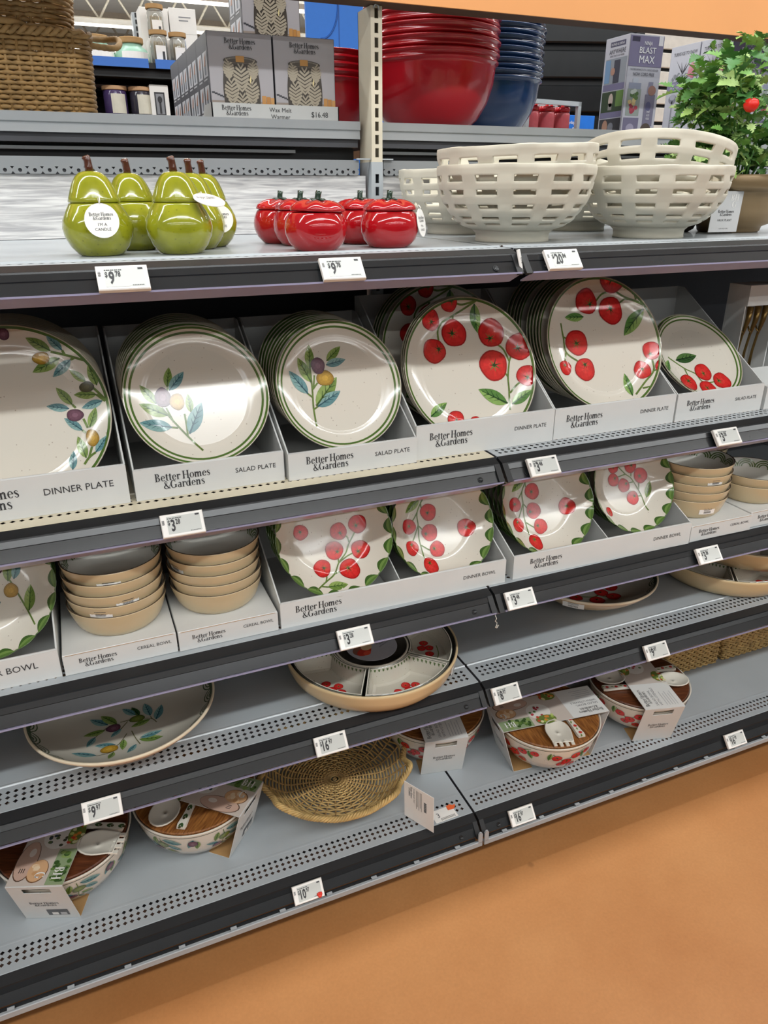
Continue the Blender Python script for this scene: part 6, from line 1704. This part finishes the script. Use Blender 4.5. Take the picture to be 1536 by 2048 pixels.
# portable blender cartons
def blender_front(mb, w, h):
    O, X, Y = Vector((0, 0, 0)), Vector((1, 0, 0)), Vector((0, 0, 1))
    def q(x0, x1, y0, y1, c, l=0): quad2d(mb, O, X, Y, x0 * w, x1 * w, y0 * h, y1 * h, .0004 + .0003 * l, 0, lin(c))
    def d(cx, cy, rx, ry, c, l=0, n_=18): disc2d(mb, O, X, Y, cx * w, cy * h, rx * w, ry * h, .0004 + .0003 * l, 0, lin(c), n_)
    q(.01, .99, .004, .996, 'b9b9c4'); q(.01, .99, .69, .985, '7d7896', 1)
    q(.06, .28, .93, .975, '3f3d52', 2); q(.84, .97, .90, .996, 'dcdbe2', 2)
    for s_, yy, hh, c in (('NINJA', .900, .036, 'f2f2f6'), ('BLAST', .820, .060, 'f2f2f6'), ('MAX', .725, .072, 'f2f2f6')):
        tw = text2d(s_); put2d(mb, tw, O + X * (w * .54) + Y * (h * yy), X, Y, h * hh, min(1.0, .62 * w / (tw[2] * h * hh)) if s_ != 'NINJA' else .8, 'c', .0014, 0, lin(c))
    tw = text2d('THE PERFORMANCE OF A CORDED BLENDER'); put2d(mb, tw, O + X * (w * .5) + Y * (h * .652), X, Y, h * .018, .84 * w / (tw[2] * h * .018), 'c', .0012, 0, lin('2e2c3a'))
    tw = text2d('NOW CORD FREE'); put2d(mb, tw, O + X * (w * .5) + Y * (h * .600), X, Y, h * .033, .62 * w / (tw[2] * h * .033), 'c', .0012, 0, lin('2e2c3a'))
    # blender with fruit
    q(.10, .46, .47, .53, '8d93a8', 2); q(.20, .36, .53, .575, 'b4b9c6', 2); q(.08, .48, .20, .47, '8f9893', 2)
    for k in range(16):
        d(.28 + random.uniform(-.13, .13), .24 + .014 * k, .06, .022, ('9c2f45', 'a63a4e', '8c2b3f', 'c9b27f', 'd4c08c', '5b7a42', '4c6a38', 'bcc4bf')[min(7, k // 2)], 3 + .05 * k, 9)
    q(.04, .50, .02, .18, '6f6b86', 2); d(.26, .07, .12, .05, '9b97ae', 3)
    # person's hand and bottle
    q(.62, .92, .10, .42, '757289', 2); q(.66, .86, .42, .50, '9d98ae', 2); d(.80, .46, .12, .05, '9a7468', 4); q(.68, .82, .50, .545, '84849a', 2); d(.74, .30, .08, .05, '55547a', 3)
    for k, s_ in enumerate(('TWIST', '& GO', 'VESSEL')): put2d(mb, text2d(s_), O + X * (w * .76) + Y * (h * (.235 - .035 * k)), X, Y, h * .022, .55, 'c', .002, 0, lin('ececf2'))
    d(.74, .06, .16, .07, '4c4038', 3)
def blender_side_life(mb, O, X, Y, w, h):
    def q(x0, x1, y0, y1, c, l=0): quad2d(mb, O, X, Y, x0 * w, x1 * w, y0 * h, y1 * h, .0004 + .0003 * l, 0, lin(c))
    def d(cx, cy, rx, ry, c, l=0): disc2d(mb, O, X, Y, cx * w, cy * h, rx * w, ry * h, .0004 + .0003 * l, 0, lin(c), 14)
    q(.01, .99, .004, .996, 'c9c9d2'); q(.22, .84, .905, .955, '55536a', 1)
    tw = text2d('BLEND & DRINK'); put2d(mb, tw, O + X * (w * .53) + Y * (h * .917), X, Y, h * .024, .54 * w / (tw[2] * h * .024), 'c', .0010, 0, lin('f0f0f4'))
    tw = text2d('ANYWHERE'); put2d(mb, tw, O + X * (w * .53) + Y * (h * .835), X, Y, h * .046, .68 * w / (tw[2] * h * .046), 'c', .0010, 0, lin('2e2c3a'))
    tw = text2d('WITH TWIST & GO VESSEL'); put2d(mb, tw, O + X * (w * .53) + Y * (h * .805), X, Y, h * .018, .6 * w / (tw[2] * h * .018), 'c', .0010, 0, lin('2e2c3a'))
    q(.08, .96, .53, .79, '9aa0a8', 1); q(.08, .30, .55, .78, '7fa0c4', 2); q(.45, .70, .54, .77, '4a4a56', 2); d(.42, .66, .09, .04, 'b98f7c', 3); q(.06, .96, .47, .535, '7d7896', 2)
    q(.05, .96, .25, .46, '3c4a34', 1); d(.45, .37, .10, .07, 'c9b8ac', 2); q(.36, .52, .27, .34, '8e8a86', 2); q(.66, .96, .30, .46, '6b8a4a', 2); q(.04, .96, .19, .25, '7d7896', 2)
    q(.04, .96, .01, .18, '3f3d40', 1); d(.30, .10, .12, .07, 'b08670', 2); d(.55, .09, .12, .05, '7c7c84', 2)
def blender_side_parts(mb, O, X, Y, w, h):
    def q(x0, x1, y0, y1, c, l=0): quad2d(mb, O, X, Y, x0 * w, x1 * w, y0 * h, y1 * h, .0004 + .0003 * l, 0, lin(c))
    def d(cx, cy, rx, ry, c, l=0): disc2d(mb, O, X, Y, cx * w, cy * h, rx * w, ry * h, .0004 + .0003 * l, 0, lin(c), 16)
    q(.01, .99, .004, .996, 'cfcfd8')
    tw = text2d('TURNS ICE TO SNOW'); put2d(mb, tw, O + X * (w * .52) + Y * (h * .895), X, Y, h * .036, .80 * w / (tw[2] * h * .036), 'c', .0010, 0, lin('33313c'))
    for (x0, y0, x1, y1) in ((.50, .70, .22, .86), (.50, .70, .82, .88), (.48, .72, .42, .83), (.52, .72, .60, .82)):
        dx, dy = x1 - x0, y1 - y0; poly2d(mb, O, X, Y, [(x0 * w - .002, y0 * h), (x0 * w + .002, y0 * h), (x1 * w, y1 * h)], .0012, 0, lin('4a4850'))
    for k in range(22): d(.15 + .04 * k * .9, .665 + random.uniform(-.02, .03), .05, .025, random.choice(('a9abb3', 'c6c8ce', '8f9199')), 1 + k * .03)
    for k in range(7): d(.78 + random.uniform(-.12, .14), .70 + random.uniform(-.04, .08), .07, .035, random.choice(('d98a98', 'cf7587', 'e2a0ab')), 3 + k * .05)
    q(.02, .98, .52, .625, '8d88a6', 4)
    for k, s_ in enumerate(('WITH THE PERFORMANCE', 'OF A CORDED BLENDER')):
        tw = text2d(s_); put2d(mb, tw, O + X * (w * .52) + Y * (h * (.583 - .036 * k)), X, Y, h * .022, .78 * w / (tw[2] * h * .022), 'c', .0022, 0, lin('e6e6ee'))
    d(.26, .44, .14, .05, '8a8a96', 2); d(.26, .46, .10, .03, 'b9b9c4', 3); q(.24, .28, .12, .42, '9a9aa4', 2)
    for k in range(4): q(.42, .62, .455 - .10 * k, .46 - .10 * k, '55535e', 1); q(.66, .86, .445 - .10 * k, .47 - .10 * k, '6c6a76', 1)
def blender_box(x, y, label, side, w=.112, d=.112, h=.236, rz=0):
    t = thing('blender_box', label, 'box', M=T(x, y, ZR + .0004) @ RZ(rz), group='portable blender cartons')
    mb = MB(); mb.box(0, w, 0, d, 0, h, 0, lin('a9a9b4'), bev=.0008); mb.build('carton', M_PRINT, t)
    mb = MB(); blender_front(mb, w, h); mb.build('front_print', M_PRINT, t)
    mb = MB(); side(mb, Vector((0, d, 0)), Vector((0, -1, 0)), Vector((0, 0, 1)), d, h); mb.build('side_print', M_PRINT, t)
blender_box(.792, .720, 'portable blender carton left of the others, purple front panel', blender_side_life, d=.098)
blender_box(1.050, .625, 'portable blender carton behind the plant, nearest the shelf edge', blender_side_parts)
blender_box(1.050, .740, 'portable blender carton right behind the nearest one', blender_side_parts)
blender_box(1.170, .625, 'portable blender carton at the far right behind the plant', blender_side_parts)

# ------------------------------------------------------------------ far aisle seen over the shelf
M_BLUE = mat('blue_price_strip', '3a72c8', .4, var=.03)
M_BLUEW = mat('blue_wall_graphic', '2b74d2', .5, var=.02)
M_PEG = mat('black_pegboard', '2c2c30', .6)
M_GLASS = mat('clear_jar_glass', 'e6e6e2', .06, trans=.9, var=.0, ior=1.3)
def far_unit():
    y0 = 2.30
    t = thing('far_gondola', 'black shelving unit with blue price strip in the aisle behind', 'shelf', (0, y0, FZ))
    mb = MB(); mb.box(-1.6, .35, .0, .45, 1.905, 1.925); mb.box(-1.6, .35, .02, .45, 1.875, 1.904); mb.build('upper_shelf', M_BLACK, t)
    mb = MB(); mb.box(-1.6, -.232, -.012, -.001, 1.905, 1.936); mb.box(-.205, .35, -.012, -.001, 1.905, 1.936); mb.build('price_strip', M_BLUE, t)
    mb = MB(); mb.box(-1.6, .35, .0, .45, 1.715, 1.745); mb.box(-1.6, .35, -.004, .45, 1.68, 1.7145); mb.build('lower_shelf', M_BLACK, t)
    mb = MB(); mb.box(-1.6, .35, .22, .45, 1.845, 1.857); mb.build('middle_ledge', M_BLACK, t)
    mb = MB(); mb.box(-1.6, .35, .45, .47, 0, 1.9); mb.build('backing', M_PEG, t)
    mb = MB(); mb.box(-.225, -.19, .40, .45, .1, 2.16); mb.build('post', M_GREY, t)
    mb = MB()
    for k in range(9): mb.box(-.214, -.201, .3985, .3999, 1.95 + .024 * k, 1.966 + .024 * k)
    mb.build('post_slots', M_BLACK, t)
    mb = MB(); mb.prism([(.42, 1.66), (.42, 1.87), (.06, 1.87), (.42, 1.70)], -.222, -.216); mb.build('bracket', M_BLACK, t)
    zt = 1.925 + FZ
    # jar candles and match bottles
    def wide_jar(x, label, glass, wax):
        o = thing('jar_candle', label, 'candle', (x, y0 + .12, zt), group='jar candles on the far shelf')
        mb = MB(); mb.lathe([(.0001, .0), (.062, 0), (.068, .008), (.067, .03), (.058, .056), (.042, .066), (.041, .075), (.0001, .075)], 40); mb.build('jar', wax, o)
        mb = MB(); mb.lathe([(.0001, .075), (.046, .075), (.048, .078), (.048, .094), (.046, .096), (.0001, .096)], 40, smooth=False); mb.build('cork_lid', M_KRAFT, o)
        mb = MB(); n = 8; vs = []; fs = []
        for i in range(n + 1):
            a = math.radians(-130 + 100 * i / n); vs += [(.0685 * math.cos(a), .0685 * math.sin(a), .018), (.066 * math.cos(a), .066 * math.sin(a), .044)]
            if i: fs.append([2 * i - 2, 2 * i, 2 * i + 1, 2 * i - 1])
        mb.add(vs, fs); mb.build('paper_label', M_TAGC, o)
    wide_jar(-.275, 'pale mint jar candle with cork lid on the blue edged shelf', None, mat('mint_candle', '9fc9b4', .25, var=.1, scale=12))
    wide_jar(-.405, 'mint jar candle half hidden by the wicker basket handle', None, mat('mint_candle', '9fc9b4', .25))
    def match_bottle(x, dy, z, label, h):
        o = thing('match_bottle', label, 'bottle', (x, y0 + dy, z), group='glass match bottles on the far shelf')
        mb = MB(); mb.lathe([(.0001, .0005), (.030, 0), (.032, .003), (.032, h - .012), (.029, h - .006), (.029, h), (.0275, h), (.0275, h - .006), (.0305, h - .014), (.0305, .004), (.0001, .003)], 32); mb.build('glass', M_GLASS, o)
        mb = MB(); mb.lathe([(.0001, h + .0), (.0325, h + .0), (.034, h + .002), (.034, h + .016), (.0001, h + .016)], 32, smooth=False); mb.build('cork_lid', M_KRAFT, o)
        mb = MB()
        for k in range(14):
            a = k * 2.4; r = .006 + .0013 * k; mb.tube([(r * math.cos(a), r * math.sin(a), .004), (r * math.cos(a + .3), r * math.sin(a + .3), h * .78)], .0022, 5)
        mb.build('matches', mat('pale_match_wood', 'd8bd8a', .6), o)
        mb = MB(); mb.box(-.018, .02, -.0345, -.0335, h * .1, h * .62); mb.build('paper_label', M_TAGC, o)
        mb = MB(); mb.box(.006, .015, -.0352, -.0347, h * .12, h * .42); mb.build('strike_strip', M_INK, o)
    match_bottle(-.178, .04, zt, 'front left glass bottle of long matches on the far shelf', .098)
    match_bottle(-.103, .05, zt, 'front right glass bottle of long matches on the far shelf', .096)
    match_bottle(-.165, .16, zt + .10, 'tallest glass bottle of matches, raised behind the two front ones', .105)
    o = thing('carton', 'plain white carton under the raised match bottle on the far shelf', 'box', (-.205, y0 + .115, zt), group='plain white cartons'); mb = MB(); mb.box(0, .085, 0, .09, 0, .0995, bev=.001); mb.build('body', M_TAGC, o)
    for i, (x, w_, h_, dz) in enumerate(((-.215, .112, .225, 0), (-.098, .108, .14, .0), (-.098, .108, .09, .1405))):
        o = thing('carton', ['tall plain white carton behind the match bottles', 'white carton beside the match bottles, lower one', 'white carton beside the match bottles, upper one'][i], 'box', (x, y0 + .23, zt + dz), group='plain white cartons')
        mb = MB(); mb.box(0, w_, 0, .1, 0, h_, bev=.001); mb.build('body', M_TAGC, o)
        mb = MB()
        for k in range(5 if i == 0 else 2): mb.box(w_ * .35, w_ * (.8 if k % 2 else .7), -.0006, -.0002, h_ * .5 + .012 * k, h_ * .5 + .012 * k + .004)
        mb.build('print', M_INKG, o)
    zl = 1.745 + FZ
    for i, (x, c, nm) in enumerate(((-.362, '4a3a63', 'purple'), (-.262, '3a3640', 'black'))):
        o = thing('jar_candle', '%s jar candle with wooden lid on the lower far shelf' % nm, 'candle', (x, y0 + .1, zl), group='jar candles on the lower far shelf')
        mb = MB(); mb.lathe([(.0001, 0), (.042, 0), (.045, .004), (.045, .085), (.043, .09), (.0001, .09)], 36); mb.build('jar', mat('%s_candle_glass' % nm, c, .12, coat=.3), o)
        mb = MB(); mb.lathe([(.0001, .09), (.047, .09), (.048, .092), (.048, .104), (.0001, .105)], 36, smooth=False); mb.build('wooden_lid', mat('pale_lid_wood', 'c49a72', .5, var=.1), o)
        mb = MB(); n = 6; vs = []; fs = []
        for q in range(n + 1):
            a = math.radians(-115 + 75 * q / n); vs += [(.0457 * math.cos(a), .0457 * math.sin(a), .008), (.0457 * math.cos(a), .0457 * math.sin(a), .076)]
            if q: fs.append([2 * q - 2, 2 * q, 2 * q + 1, 2 * q - 1])
        mb.add(vs, fs); mb.build('paper_label', mat('cream_label', 'd9d3c2', .6), o)
    o = thing('lighter_box', 'white boxed electric lighter with a black window on the far shelf', 'box', (-.232, y0 + .05, zl)); mb = MB(); mb.box(0, .072, 0, .05, 0, .112, bev=.002); mb.build('carton', M_TAGC, o)
    mb = MB(); quad2d(mb, (0, 0, 0), (1, 0, 0), (0, 0, 1), .016, .056, .004, .086, .0006); mb.build('window', M_INK, o); mb = MB(); quad2d(mb, (0, 0, 0), (1, 0, 0), (0, 0, 1), .021, .051, .008, .080, .0010); disc2d(mb, (0, 0, 0), (1, 0, 0), (0, 0, 1), .036, .060, .009, .012, .0016, 1); quad2d(mb, (0, 0, 0), (1, 0, 0), (0, 0, 1), .032, .040, .010, .050, .0016, 1); mb.build('lighter', [M_INKG, M_INK], o)
    for i in range(5):
        o = thing('small_carton', '%s small pale carton from the left under the blue strip' % ['first', 'second', 'third', 'fourth', 'fifth'][i], 'box', (-.44 + .11 * i, y0 + .16, 1.8575 + FZ), group='small pale cartons under the blue strip')
        mb = MB(); mb.box(0, .09, .12, .2, 0.0, .045, bev=.001); mb.build('body', mat(('pale_pink_card', 'pale_lilac_card')[i % 2], ('cbb8b4', 'c4bccb')[i % 2], .6), o)
far_unit()
# blue wall sign beyond
t = thing('wall_graphic', 'blue wall graphic panel behind the warmer cartons', 'sign', (1.02, 4.2, 1.4))
mb = MB(); mb.box(0, 1.25, 0, .02, 0, 1.6); mb.build('panel', M_BLUEW, t)
mb = MB()
for x in (.22, .47, .72, .97): mb.box(x, x + .008, -.001, -.0002, 0, 1.6)
mb.box(0, 1.25, -.001, -.0002, .62, .63); mb.tube([(.10 + .12 * math.cos(a * .2), -.001, 1.0 + .2 * math.sin(a * .2)) for a in range(-8, 9)], .006, 6); mb.build('line_art', mat('dark_blue_line', '1f57a6', .5), t)
t = thing('wire_rack', 'white wire rack top beside the smaller red bowls', 'rack', (.03, 1.35, 1.60))
mb = MB()
for k in range(7): mb.tube([(.0 + .022 * k, 0, -.12), (.0 + .022 * k, 0, .035), (.005 + .022 * k, 0, .05), (.011 + .022 * k, 0, .045), (.011 + .022 * k, 0, .0)], .0035, 6)
tag(mb.build('wires', M_WHITE, t), kind='stuff')
mb = MB(); mb.box(.065, .095, .02, .05, -1.769, .09); mb.build('post', M_GREYL, t)
# right: black slatted end, white slatted wall, crate of red jars, price sign
t = thing('slat_display', 'black slatwall display beyond the navy bowls', 'shelf', M=T(1.34, 2.0, 1.2) @ RZ(-18))
mb = MB(); mb.box(-.35, .42, .03, .05, 0, .95); mb.build('backing', M_BLACK, t)
for k in range(7):
    mb = MB(); mb.box(-.35, .42, 0, .029, .02 + .13 * k, .125 + .13 * k, bev=.006); mb.build('slat', M_RAIL, t)
mb = MB(); mb.box(.42, .455, -.02, .06, 0, .97); mb.build('end_post', M_BLACK, t)
mb = MB(); mb.box(-.22, .02, -.12, -.002, .415, .43); mb.build('ledge', M_BLUE, t)
mb = MB(); mb.box(-.16, -.07, -.1, -.02, .431, .56); mb.build('carton', M_WHITE, t)
t = thing('white_slatwall', 'white slatted wall panel left of the blender cartons', 'panel', (1.85, 2.5, 1.3))
for k in range(9):
    mb = MB(); mb.box(-.2, 1.2, 0, .02, .085 * k, .085 * k + .068, bev=.003); mb.build('slat', mat('white_slat', 'd8d4cc', .5), t)
mb = MB(); mb.box(-.2, 1.2, .025, .04, -.1, .9); mb.build('backing', M_BLACK, t)
t = thing('jar_crate', 'grey metal crate of red lidded jars beyond the navy bowls', 'crate', M=T(.86, 1.30, 1.445) @ RZ(8))
mb = MB()
for q in (0, .235):
    mb.box(q, q + .014, 0, .014, 0, .135)
mb.box(0, .249, 0, .014, .121, .135); mb.box(0, .249, 0, .014, 0, .012); mb.box(0, .249, .12, .134, 0, .135); mb.build('frame', M_GREY, t)
M_JAR = mat('red_tinted_jar', 'b8565c', .2, var=.2, scale=20)
for i in range(3):
    for j in range(2):
        o = thing('lidded_jar', '%s %s jar with a red lid in the grey crate' % (['front', 'back'][j], ['left', 'middle', 'right'][i]), 'jar', M=T(.86, 1.30, 1.445) @ RZ(8) @ T(.054 + .072 * i, .04 + .058 * j, .0125), group='red lidded jars in the grey crate')
        mb = MB(); mb.lathe([(.0001, 0), (.026, 0), (.028, .003), (.028, .082), (.0245, .09), (.0001, .09)], 24); mb.build('body', M_JAR, o)
        mb = MB(); mb.lathe([(.0001, .09), (.027, .09), (.027, .106), (.006, .108), (.006, .118), (.0001, .119)], 24); mb.build('lid', M_RB, o)
t = thing('price_sign', 'blue low price sign beside the grey crate of red jars', 'sign', (1.105, 1.45, 1.475))
mb = MB(); mb.box(0, .15, 0, .006, 0, .075, bev=.001); mb.build('panel', mat('bright_blue_sign', '1d6fd0', .4), t)
mb = MB(); put2d(mb, text2d('Everyday'), (.012, 0, .046), (1, 0, 0), (0, 0, 1), .011, .9, 'l', .0005); put2d(mb, text2d('Low Price'), (.010, 0, .018), (1, 0, 0), (0, 0, 1), .017, .9, 'l', .0005); mb.build('sign_print', M_WHITE, t)
mb = MB(); mb.box(.0, .16, .008, .03, -.03, .0); mb.build('clip_rail', M_BLACK, t)
